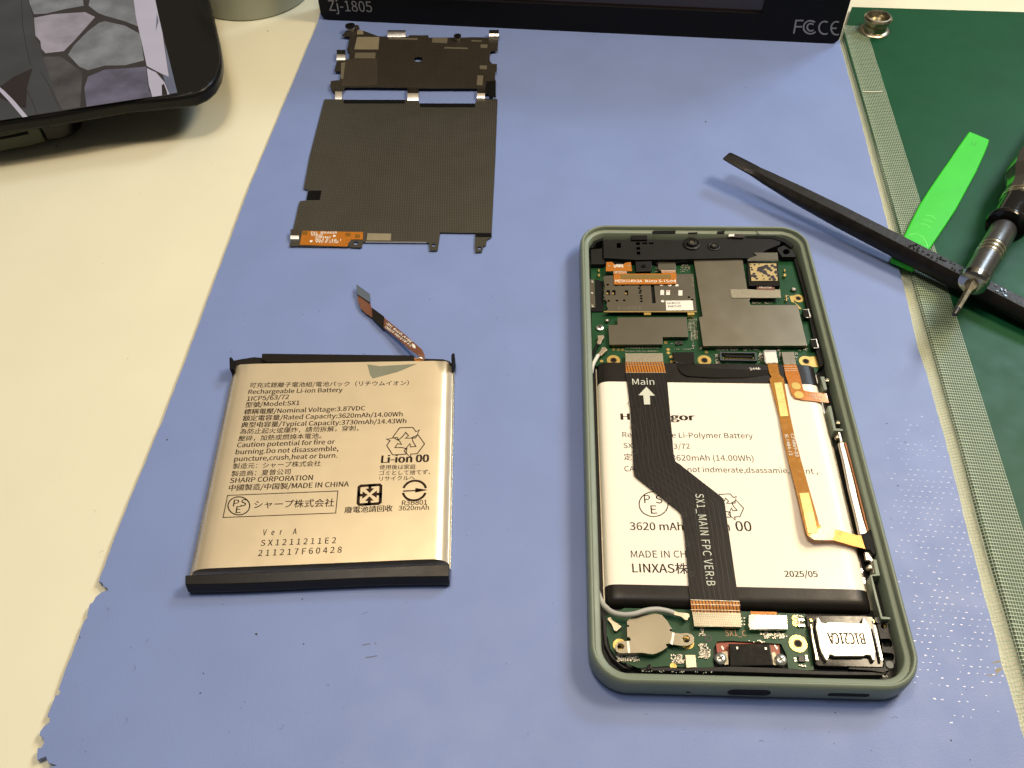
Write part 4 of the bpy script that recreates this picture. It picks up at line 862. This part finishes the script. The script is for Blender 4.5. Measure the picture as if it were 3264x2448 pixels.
st = [((370, 186), (646, 188), 6.5), ((385, 290), (656, 275), 6.45), ((400, 420), (668, 420), FZ), ((410, 580), (684, 590), FZ), ((418, 720), (693, 700), FZ), ((424, 850), (700, 770), FZ), ((430, 885), (712, 792), FZ), ((460, 912), (735, 806), FZ), ((600, 1022), (880, 920), FZ), ((728, 1124), (1010, 1020), FZ), ((745, 1145), (1034, 1042), FZ), ((753, 1175), (1044, 1078), FZ), ((770, 1300), (1060, 1200), FZ), ((788, 1500), (1092, 1420), FZ), ((800, 1659), (1126, 1659), FZ)]
pts = [(P(fD(l), z), P(fD(r_), z)) for l, r_, z in st]+[(P(fE((732, 170)), FZ), P(fE((1032, 170)), FZ)), (P(fE((739, 217)), 6.5), P(fE((1041, 225)), 6.5))]
b.ribbon(pts, .14); mf = b.build('main_flex', m_flex_blk, op)
b = B()
for k in range(6):
    o_ = .30+.11*k
    b.stroke([l.lerp(r_, o_)+Vector((0, 0, .02)) for l, r_ in pts[9:]], .07)
for k in range(4): b.stroke([l.lerp(r_, .25+.13*k)+Vector((0, 0, .02)) for l, r_ in pts[2:10]], .06)
b.build('trace', M('trace_sheen', (.05, .042, .034), .35, .2), mf)
b = B()
for x, y in ((400, 395), (418, 555), (432, 722), (450, 880), (545, 952), (662, 1048), (768, 1148), (792, 1348), (815, 1552), (398, 245)): b.stroke(PP(fD, ell(x, y, 15, 15, 14), FZ+.02), .1, closed=True)
b.build('via_ring', M('via_sheen', (.045, .04, .032), .35, .2), mf)
b = B(); b.text('Main', P(fD((418, 268)), 6.5), P(fD((566, 268)), 6.5), bold=.008); pp_ = M('pale_print', (.62, .64, .54), .6); b.build('lettering', pp_, mf)
b = B(); b.prism(PP(fD, [(512, 282), (568, 342), (534, 342), (537, 402), (496, 402), (490, 340), (457, 340)], 6.48), .02); b.build('arrow', pp_, mf); b = B()
e = (P(fD((843, 1008)), 6.48), P(fD((922, 1630)), 6.48)); b.text('SX1_MAIN FPC VER:B', e[0], e[1], h=2.0, bold=.004, spacing=1.05); b.build('lettering', pp_, mf)
b = B(); b.ribbon([(P(fE((740, 218)), 6.45), P(fE((1042, 226)), 6.45)), (P(fE((743, 255)), 6.3), P(fE((1047, 262)), 6.3)), (P(fE((747, 292)), 5.9), P(fE((1050, 298)), 5.9))], .15); b.build('flex_end', m_flex_lines, op)
part('connector_plate', stripes(M('dimpled_steel', (.50, .46, .36), .34, 1, .05), (.32, .29, .22), .42, 0, .4, True, .4), fE, [(748, 290), (1050, 296), (1055, 386), (762, 382)], 5.9, 1.0, .08)
part('battery_connector', m_blackg, fC, [(850, 1112), (1036, 1110), (1042, 1196), (1000, 1215), (900, 1205), (862, 1190)], 6.4, 1.5, .2)
b = B(); b.ribbon([(P(fC((888, 1200)), 6.2), P(fC((1030, 1190)), 6.2)), (P(fC((900, 1250)), 6.4), P(fC((1040, 1212)), 6.4)), (P(fC((930, 1290)), 6.45), P(fC((1060, 1228)), 6.45)), (P(fC((980, 1312)), 6.45), P(fC((1120, 1240)), 6.45)), (P(fC((1200, 1326)), 6.4), P(fC((1250, 1252)), 6.4)), (P(fC((1450, 1326)), 6.3), P(fC((1450, 1258)), 6.3)), (P(fC((1690, 1300)), 6.1), P(fC((1690, 1262)), 6.1))], .3)
blx = b.build('battery_ribbon', m_blackg, op)
b = B(); b.text('2446', P(fC((1503, 1264)), 6.36), P(fC((1590, 1258)), 6.34), h=.85, bold=.02); b.build('lettering', m_white, blx)
# golden flex: rises off the battery towards the lower right
b = B()
st = [((1330, 122), (1400, 122), 6.2), ((1345, 190), (1412, 190), 6.5), ((1360, 213), (1420, 205), 6.5), ((1345, 232), (1442, 226), 6.5), ((1378, 360), (1462, 340), 6.6), ((1410, 480), (1485, 470), 6.7), ((1440, 640), (1518, 620), 6.9), ((1478, 800), (1560, 780), 7.2), ((1512, 930), (1600, 920), 7.6), ((1545, 1060), (1640, 1060), 8.1), ((1572, 1180), (1672, 1170), 8.5), ((1590, 1250), (1682, 1212), 8.6), ((1606, 1290), (1695, 1226), 8.6), ((1650, 1318), (1740, 1238), 8.5), ((1780, 1322), (1830, 1258), 7.9), ((1900, 1358), (1930, 1286), 7.2), ((2036, 1392), (2030, 1300), 6.8)]
gp = [(P(fD(l), z), P(fD(r_), z)) for l, r_, z in st]
b.ribbon(gp, .14); gf = b.build('fingerprint_flex', m_flex_gold, op, smooth=True, angle=60, label='golden cross-hatched flex with two bare gold pads')
b = B(); b.ribbon([(P(fD((1378, 256)), 6.62), P(fD((1430, 252)), 6.62)), (P(fD((1400, 370)), 6.7), P(fD((1452, 366)), 6.7)), (P(fD((1420, 483)), 6.8), P(fD((1474, 480)), 6.8))], .08); b.build('gold_pad', m_pad_yel, gf)
b = B(); b.ribbon([(P(fD((1548, 1004)), 8.0), P(fD((1612, 1000)), 8.0)), (P(fD((1578, 1140)), 8.5), P(fD((1645, 1135)), 8.5)), (P(fD((1608, 1276)), 8.72), P(fD((1672, 1270)), 8.72))], .08); b.build('gold_pad', m_pad_yel, gf)
b = B(); b.text('SL1484-12', P(fD((1448, 604)), 7.05), P(fD((1480, 748)), 7.25), h=.85, bold=.02); b.text('CF5869-03', P(fD((1488, 600)), 7.05), P(fD((1522, 755)), 7.25), h=.85, bold=.02); b.build('lettering', m_white, gf)
b = B()
st = [((1784, 1216), (1890, 1214), 6.2), ((1792, 1260), (1905, 1256), 6.4), ((1802, 1310), (1920, 1304), 6.5), ((1822, 1370), (1936, 1370), 6.5), ((1838, 1425), (1944, 1400), 6.5), ((1850, 1462), (1950, 1425), 6.5), ((1880, 1498), (1966, 1438), 6.5), ((1950, 1514), (2010, 1444), 6.45), ((2050, 1524), (2080, 1452), 6.3), ((2165, 1538), (2146, 1460), 6.0)]
b.ribbon([(P(fC(l), z), P(fC(r_), z)) for l, r_, z in st], .14); kf = b.build('key_flex', m_flex_or, op, smooth=True, angle=60)
b = B()
for x, y in ((1890, 1396), (1913, 1470)): b.disc(P(fC((x, y)), 6.56), 1.25, .05, 22)
b.build('gold_pad', M('dull_gold', (.5, .36, .10), .4, .7), kf)
b = B()
for i, y in enumerate((1232, 1252, 1268)): b.stroke([P(fC((1788+i*4, y)), 6.38+.05*i), P(fC((1896+i*4, y-2)), 6.38+.05*i)], .14)
for t, a, c in (('SX1', (2024, 1455), (2070, 1458)), ('SIDE KEY', (2004, 1482), (2118, 1490)), ('VER:B', (2028, 1504), (2098, 1512))): b.text(t, P(fC(a), 6.5), P(fC(c), 6.46), h=.75, bold=.01)
b.build('lettering', M('amber_print', (.75, .6, .45), .5), kf)
# ---- right inner wall: green ribs, silver rail
part('inner_rib', m_house, fR, [(128, 0), (160, 0), (182, 92), (172, 104), (158, 98), (132, 10)], 7.0, 3.5, .1)
part('inner_rib', m_house, fR, [(186, 222), (212, 220), (248, 390), (300, 396), (302, 412), (232, 408)], 7.0, 3.5, .1)
part('inner_rib', m_house, fR, [(505, 1500), (520, 1498), (560, 1660), (600, 1812), (660, 1818), (660, 1835), (588, 1832), (545, 1680)], 7.0, 3.5, .1)
part('inner_rib', m_house, fR, [(525, 1380), (556, 1382), (582, 1504), (512, 1508), (508, 1496), (548, 1490)], 7.0, 3.5, .1)
part('side_rail', m_tin, fR, [(264, 492), (312, 488), (332, 560), (380, 740), (430, 960), (470, 1110), (500, 1185), (425, 1200), (390, 1040), (340, 840), (300, 640)], 6.2, 1.2, .45)
part('side_rail', M('copper_flex', (.35, .15, .07), .35, .6), fR, [(312, 496), (326, 500), (400, 770), (470, 1050), (500, 1170), (488, 1172), (440, 985), (372, 715)], 6.6, 1.2, .05)
part('rail_clip', m_tin, fR, [(262, 412), (276, 412), (296, 486), (282, 488)], 6.6, 1.0, .05)
part('rail_clip', m_tin, fR, [(465, 1325), (512, 1322), (545, 1480), (530, 1482), (512, 1390), (478, 1382)], 6.3, 1.0, .08)
for x, y in ((180, 28), (264, 348), (262, 455), (505, 1440)):
    c = P(fR((x, y)), 6.0); b = B(); b.lathe(c, (0, 0, 1), [(-.8, .75), (.2, .7), (.35, .45), (.3, .1)], 16); b.build('contact_rivet', m_shield, op, smooth=True)
part('flex_clamp', m_blackd, fR, [(440, 1200), (515, 1148), (530, 1240), (556, 1330), (535, 1352), (505, 1310), (480, 1310)], 7.2, 2.5, .2)
# ---- lower board
LB_ = 4.5
part('lower_board', m_pcb, fE, [(205, 320), (330, 268), (640, 275), (1100, 290), (1448, 305), (1470, 420), (1502, 652), (1345, 656), (1335, 560), (1300, 490), (1120, 478), (980, 470), (905, 475), (880, 520), (882, 640), (780, 640), (600, 628), (390, 640), (290, 590), (245, 520), (222, 430)], LB_, .8)
part('bottom_ledge', m_black, fE, [(330, 600), (395, 640), (600, 632), (700, 640), (1000, 628), (1350, 640), (1500, 655), (1720, 660), (1900, 664), (1960, 664), (1930, 684), (1600, 682), (900, 660), (450, 655), (350, 630)], 5.2, 2, .12)
part('side_ledge', m_black, fE1, [(352, 380), (395, 378), (410, 560), (425, 800), (520, 960), (640, 1060), (760, 1105), (640, 1085), (470, 940), (380, 760), (362, 560)], 5.6, 2, .1)
mo = [(695, 490), (690, 440), (720, 410), (800, 365), (950, 338), (1100, 330), (1180, 352), (1250, 430), (1305, 520), (1322, 548), (1290, 545), (1284, 572), (1322, 580), (1335, 600), (1325, 660), (1300, 745), (1240, 752), (1235, 780), (1262, 790), (1180, 850), (1100, 885), (1050, 896), (980, 890), (910, 876), (730, 880), (590, 880), (545, 860), (527, 820), (530, 770), (555, 735), (600, 718), (700, 712), (745, 705), (735, 665), (695, 655), (690, 520), (722, 512), (722, 492)]
part('vibration_motor', m_shield, fE1, mo, 6.6, 1.6, .12, holes=[ell(605, 790, 48, 46, 20)])
part('motor_tab', m_shield, fE1, [(1325, 602), (1345, 592), (1440, 604), (1520, 598), (1590, 615), (1628, 660), (1628, 710), (1600, 755), (1540, 778), (1440, 780), (1320, 760)], 6.0, .5, .08, parent=bpy.data.objects['vibration_motor'], holes=[ell(1516, 684, 50, 48, 20)])
b = B(); b.stroke(PP(fE1, [(1340, 596), (1312, 758)], 6.62), .5); b.stroke(PP(fE1, [(706, 714), (722, 878)], 6.64), .42); b.build('bend_line', m_tin, bpy.data.objects['vibration_motor'])
ring(fE1, 590, 770, 92, LB_); ring(fE1, 1530, 735, 96, LB_)
b = B(); cp_ = [(150, -420), (160, -200), (270, 0), (345, 172), (400, 245), (500, 318), (650, 348), (800, 335), (950, 290), (1100, 272), (1240, 292), (1340, 322)]
b.tube(smoothpath([P(fE1(p), z) for p, z in zip(cp_, (4.2, 4.4, 4.8, 5.4, 6.0, 6.6, 7.0, 7.4, 7.4, 7.0, 6.4, 6.0))][2:], 8), .62, 12); b.build('coax_lead', m_cable, op, smooth=True)
coax(fE1, [(1340, 284), (1412, 312), (1540, 322), (1556, 335), (1562, 372), (1530, 424), (1490, 412), (1450, 375), (1335, 345)], 6.2)
coax(fE1, [(418, 408), (425, 385), (462, 374), (500, 430), (560, 462), (612, 505), (612, 520), (548, 578), (510, 562), (478, 478)], 5.6)
part('board_connector', m_steel, fE, [(1098, 310), (1112, 304), (1338, 310), (1342, 400), (1110, 402), (1096, 380)], 5.9, 1.2, .15)
part('flex_end', m_flex_or, fE, [(1110, 288), (1272, 292), (1274, 308), (1112, 306)], 5.6, .2)
b = B(); b.text('SX1_C', P(fE((957, 440)), LB_+.03), P(fE((1086, 441)), LB_+.03), h=1.3, bold=.006); b.build('lettering', M('copper_print', (.50, .27, .12), .5), bpy.data.objects['lower_board'])
part('port_board', M('red_orange_mask', (.30, .045, .012), .35, 0, .2), fE, [(895, 482), (1110, 478), (1288, 488), (1292, 560), (1240, 575), (960, 565), (905, 548)], 4.0, .6)
part('port_shell', m_blackg, fE, [(976, 488), (1230, 488), (1255, 622), (985, 628)], 5.4, 2, .2)
b = B()
for x, y in ((1028, 515), (1205, 518), (935, 510), (940, 518), (1262, 498), (1272, 515)): b.box(P(fE((x, y)), 5.42 if 1000 < x < 1230 else 4.05), .35, .5, .05)
b.build('solder_dot', m_tin, bpy.data.objects['port_shell'])
for x, y in ((925, 580), (1299, 587)):
    c = P(fE((x, y)), 5.2); k = (P(fE((x+37, y)), 5.2)-c).length
    b = B(); b.lathe(c, (0, 0, 1), [(-1.2, k), (.1, k), (.35, k*.8), (.42, k*.3)], 26); o = b.build('screw', M('zinc_screw', (.55, .56, .52), .3, .9), op, smooth=True)
    b = B(); b.box(c+Vector((0, 0, .42)), k*1.1, k*.24, .1, .5); b.box(c+Vector((0, 0, .425)), k*.24, k*1.1, .1, .5); b.build('cross_slot', m_ceramic, o)
part('screw_tab', m_shield, fE, [(930, 540), (968, 535), (975, 615), (950, 620)], 4.8, .4); part('screw_tab', m_shield, fE, [(1240, 545), (1262, 540), (1290, 620), (1255, 620)], 4.8, .4)
part('microphone', M('mic_metal', (.62, .52, .36), .4, .8), fE, [(706, 556), (770, 556), (778, 634), (713, 638)], 5.3, .9, .12)
smd(fE, [(620, 560, 690, 610, 34, 0), (790, 490, 845, 580, 46, 0), (280, 555, 420, 600, 44, 0), (1190, 420, 1320, 455, 22, 0), (1375, 315, 1440, 390, 12, 0), (1160, 425, 1185, 432, 3, 0), (1055, 330, 1072, 370, 6, 1), (1410, 620, 1450, 632, 4, 0), (1100, 470, 1200, 480, 4, 0), (790, 400, 830, 440, 6, 0)], LB_, size=(.28, .6))
part('chip', m_ceramic, fE, [(1405, 562), (1444, 562), (1448, 600), (1410, 600)], 5.0, .6, .06)
b = B()
for x, y in ((1385, 580), (1388, 594), (1456, 578), (1460, 592), (1455, 564)): b.box(P(fE((x, y)), LB_+.1), .55, .3, .2)
b.build('chip_lead', m_tin, op)
for x, y in ((1420, 340), (1422, 375)):
    part('spring_contact', m_tin, fE, [(x-18, y-12), (x+4, y-8), (x+22, y-12), (x+24, y+10), (x+4, y+8), (x-16, y+10)], LB_+.5, .5, .08)
for x, y in ((633, 626), (1387, 330), (1390, 362)): B().disc(P(fE((x, y)), LB_+.05), .75, .05, 16).build('test_pad', m_gold_pad, op)
part('sealing_knob', m_blackg, fE, [(468, 625), (485, 612), (500, 622), (503, 645), (480, 652), (466, 642)], 5.6, 1.0, .2)
c = P(fE((848, 455)), LB_+.05); B().disc(c, .85, .06, 18, .5).build('board_hole', m_ceramic, op)
# ---- loudspeaker
part('speaker_frame', m_blackg, fE2, [(295, 365), (500, 355), (1100, 362), (1225, 372), (1300, 540), (1385, 1030), (1370, 1080), (900, 1070), (480, 1060), (425, 1030), (360, 700)], 5.2, 2, .15)
sf = bpy.data.objects['speaker_frame']
part('speaker_can', M('satin_tin', (.62, .58, .50), .45, 1, .05, 300, .2, 2500), fE2, [(445, 382), (482, 380), (515, 448), (570, 462), (605, 442), (800, 446), (1070, 462), (1082, 450), (1085, 386), (1122, 384), (1198, 510), (1240, 690), (1275, 860), (1265, 985), (1232, 988), (1198, 912), (1140, 908), (1100, 925), (700, 925), (655, 905), (635, 905), (606, 984), (580, 982), (520, 880), (490, 800), (460, 640), (432, 510), (440, 480)], 6.3, 1.0, .25, parent=sf)
b = B(); b.text('B1C21CA', P(fE2((1098, 602)), 6.33), P(fE2((596, 596)), 6.33), h=2.6, bold=.03); b.build('lettering', M('brown_stamp', (.05, .03, .02), .8, spec=.05), sf)
part('spring_strip', M('warm_tin', (.72, .62, .48), .3, .9), fE2, [(362, 480), (383, 478), (402, 640), (478, 960), (474, 978), (440, 976), (425, 880), (385, 680)], 6.2, .4, .05, parent=sf)
part('spring_strip', m_tin, fE2, [(1240, 497), (1260, 495), (1300, 640), (1376, 965), (1372, 982), (1342, 980), (1310, 830), (1262, 620)], 6.3, .4, .05, parent=sf)
b = B()
for x, y in ((370, 425), (1246, 440)): b.box(P(fE2((x, y)), 5.4), .5, .6, .3)
b.build('gold_contact', m_gold_pad, sf)
part('corner_plastic', m_black, fE2, [(1270, 380), (1350, 375), (1430, 420), (1460, 600), (1500, 720), (1540, 900), (1540, 1020), (1470, 1110), (1380, 1150), (1200, 1120), (900, 1100), (900, 1080), (1375, 1085), (1395, 1030), (1330, 640)], 5.6, 1.6, .1, holes=[[(1340, 690), (1355, 680), (1470, 680), (1495, 715), (1500, 775), (1485, 795), (1380, 792)], [(1370, 880), (1390, 872), (1500, 880), (1528, 910), (1528, 960), (1500, 985), (1400, 980)], ell(1385, 500, 42, 42, 18)])
for x, y, r_ in ((1305, 418, 40), (1468, 1043, 46)): B().disc(P(fE2((x, y)), 5.9), r_*.229/12.8, .5, 18).build('rivet', M('grey_rivet', (.13, .13, .12), .5), op)
b = B(); b.stroke(PP(fE2, [(1375, 488), (1405, 510), (1390, 530)], 4.6), .25); b.build('gold_spring', m_gold_pad, op)
b = B(); rnd = random.Random(9)
for k in range(26): 
    x = rnd.uniform(430, 870) if k < 20 else rnd.uniform(1930, 1990); y = 660+rnd.uniform(-2, 8)+(x-650)*.02
    b.box(P(fE((x, y)), BZ+6.15), rnd.uniform(.15, .4), rnd.uniform(.08, .2), .04, rnd.uniform(0, 3))
b.build('glue_residue', M('pale_glue', (.45, .48, .36), .5), op, kind='stuff')
# ================================================================== tools
def loft(secs, prof, closed=True):            # secs: (center, x axis, y axis, sx, sy)
    return [[c+X*(px*sx)+Y*(py*sy) for px, py in prof] for c, X, Y, sx, sy in secs]
# green pry tool
pry = thing('pry_tool', 'bright lime green plastic pry tool lying on the green mat under the black spudger', 'pry tool', P(fK((1700, 500)), GZ))
PT = [(1850, 36), (1985, 92), (1978, 120), (1950, 190), (1900, 300), (1830, 430), (1765, 550), (1700, 650), (1590, 812), (1520, 905), (1488, 948), (1332, 880), (1345, 858), (1415, 732), (1465, 628), (1520, 520), (1590, 410), (1650, 322), (1720, 222), (1775, 140), (1825, 70)]
PZT = 4.6
b = B(); b.prism(PP(fK, PT, PZT), PZT-GZ-.35); b.build('body', m_lime, pry, .55, 3)
b = B()
for l in ([(1560, 594), (1600, 600), (1628, 622)], [(1543, 622), (1580, 630), (1612, 648)], [(1527, 652), (1562, 656), (1592, 678)]): b.stroke(smoothpath(PP(fK, l, PZT+.04), 4), .22)
b.stroke(smoothpath(PP(fK, [(1455, 724), (1500, 718), (1545, 745), (1570, 790), (1572, 806)], PZT+.04), 5), .2)
b.build('grip_ridge', M('lime_ridge', (.16, .85, .12), .4), pry)
b = B()
for l in ([(1858, 130), (1872, 108)], [(1880, 135), (1895, 112)]): b.stroke(PP(fK, l, PZT+.02), .35)
b.build('grip_notch', M('lime_notch', (.02, .36, .012), .5), pry)

# black spudger
A0 = P(fK((238, 205)), 11.0); A1 = P(fK((2212, 1222)), 6.6); ad = (A1-A0).normalized(); SL = (A1-A0).length+42
spd = thing('spudger', 'long scuffed black nylon spudger with a chisel tip, resting across the lime pry tool', 'spudger', (A0+ad*60)-Vector((0, 0, 6)))
sx_ = ad.cross(Vector((0, 0, 1))).normalized(); sx_ = -sx_ if sx_.y < 0 else sx_; sy_ = sx_.cross(ad); sy_ = -sy_ if sy_.z < 0 else sy_
octo = [(-.96, -.25), (-.55, -.95), (.55, -.95), (.96, -.25), (.96, .25), (.52, .95), (-.52, .95), (-.96, .25)]
secs = [(0, 2.3, .35, .3), (.8, 2.55, .5, .3), (5, 2.7, .8, .2), (11, 2.75, 1.15, .1), (12, 2.45, 1.5, -.05), (13.2, 2.55, 1.6, -.1), (16, 2.9, 1.75, -.2), (28, 3.35, 2.5, -.5), (44, 3.55, 3.0, -.6), (70, 3.6, 3.1, -.6), (100, 3.6, 3.1, -.6), (SL-30, 3.5, 3.0, -.6), (SL, 1.2, 1.0, -.4)]
b = B(); b.loops([[A0+ad*t+sx_*(px*w)+sy_*(py*h+oz) for px, py in octo] for t, w, h, oz in secs], True, True, True); b.build('shaft', m_nylon, spd, .45, 3)
# embossed wear near the crossing
b = B(); rnd = random.Random(4)
for k in range(46):
    t = rnd.uniform(66, 98); c = A0+ad*t+sx_*rnd.uniform(-1.4, 1.2)+sy_*(2.56)
    b.box(c, rnd.uniform(.3, .9), rnd.uniform(.2, .6), .12, rnd.uniform(0, 3))
b.build('worn_lettering', m_blackg, spd, .04)

# screwdriver
T_ = P(fK2((338, 1545)), 17.0); Q_ = P(fK2((742, 850)), 15.2); sdv = (Q_-T_).normalized()
drv = thing('screwdriver', 'precision screwdriver with a gold bit and grey barrel, lying across the black spudger', 'screwdriver', T_+sdv*50-Vector((0, 0, 12)))
def at_len(px, cl=True):                      # distance along the axis of a spot seen in the photograph
    d = ray(fK2(px)); n_ = d.cross(sdv); k = d.cross(n_); t = (CAMP-T_).dot(k)/sdv.dot(k); return t
L = {k: at_len(v) for k, v in dict(bit=(400, 1440), hexa=(455, 1340), collar0=(478, 1300), collar1=(512, 1240), ring0=(575, 1130), ring1=(625, 1040), flange=(705, 905), flange1=(735, 850), blk1=(790, 720), rings=(800, 700), h0=(830, 640), h1=(863, 560)).items()}
print('driver', {k: round(v, 1) for k, v in L.items()})
m_ringm = M('pale_gold_ring', (.66, .60, .44), .28, 1, .05)
def lat(name, mat, prof, parent=drv, n=28, **kw):
    b = B(); b.lathe(T_, sdv, prof, n); return b.build(name, mat, parent, smooth=True, angle=kw.get('angle', 35))
lat('bit_tip', m_ceramic, [(-.3, .55), (0, .72), (2.2, .85), (2.6, .8)])
lat('bit', m_ringm, [(2.4, .8), (L['bit']+1, .95), (L['hexa']-2.2, 1.0), (L['hexa']-.8, 1.9), (L['hexa']+3.5, 1.95)], n=6, angle=20)
lat('collar', m_collar, [(L['collar0']-1.2, 3.0), (L['collar0']-.6, 3.9), (L['collar0']+1.4, 4.1), (L['collar0']+2.0, 3.7)])
b0 = L['collar0']+1.8
gr0 = (L['ring0']+L['ring1'])/2
pf = [(b0, 3.7)]
for k in (-1, 0, 1):
    c = gr0+k*1.9; pf += [(c-.95, 3.75), (c-.75, 3.45), (c+.75, 3.45), (c+.95, 3.75)]
pf += [(L['flange']-.8, 3.8), (L['flange'], 3.6)]
lat('barrel', m_barrel, pf, angle=25)
for k in (-1, 0, 1):
    c = gr0+k*1.9; lat('gold_ring', m_ringm, [(c-.62, 3.4), (c-.4, 3.82), (c+.4, 3.82), (c+.62, 3.4)])
lat('neck', M('brown_neck', (.09, .055, .03), .35, .6), [(L['flange']-.5, 2.9), (L['flange']+3.2, 2.9)])
lat('cap_flange', m_blackg, [(L['flange']+1.2, 3.2), (L['flange']+1.6, 5.6), (L['flange']+2.4, 6.0), (L['flange']+3.4, 5.9), (L['flange']+4.4, 5.2)])
h0 = L['flange']+3.8
lat('handle_cap', m_blackg, [(h0, 5.0), (h0+11, 5.3), (h0+11.5, 5.25)])
lat('gold_ring', m_ringm, [(h0+11, 5.0), (h0+11.2, 5.55), (h0+12.0, 5.55), (h0+12.2, 5.2)]); lat('gold_ring', m_ringm, [(h0+12.7, 5.2), (h0+12.9, 5.6), (h0+13.8, 5.6), (h0+14, 5.2)])
hp = [(h0+11.4, 5.2), (h0+14.2, 5.3), (h0+19, 5.7), (h0+22, 6.4), (h0+26, 8.2), (h0+32, 8.9), (h0+70, 8.6), (h0+95, 7.5), (h0+98, 5)]
lat('handle', m_handle, hp, n=10, angle=15)

# the shared lettering curve has done its work
for o_, t_ in ((TXO, TXT), (TXO2, TX2)):
    bpy.data.objects.remove(o_); bpy.data.curves.remove(t_)
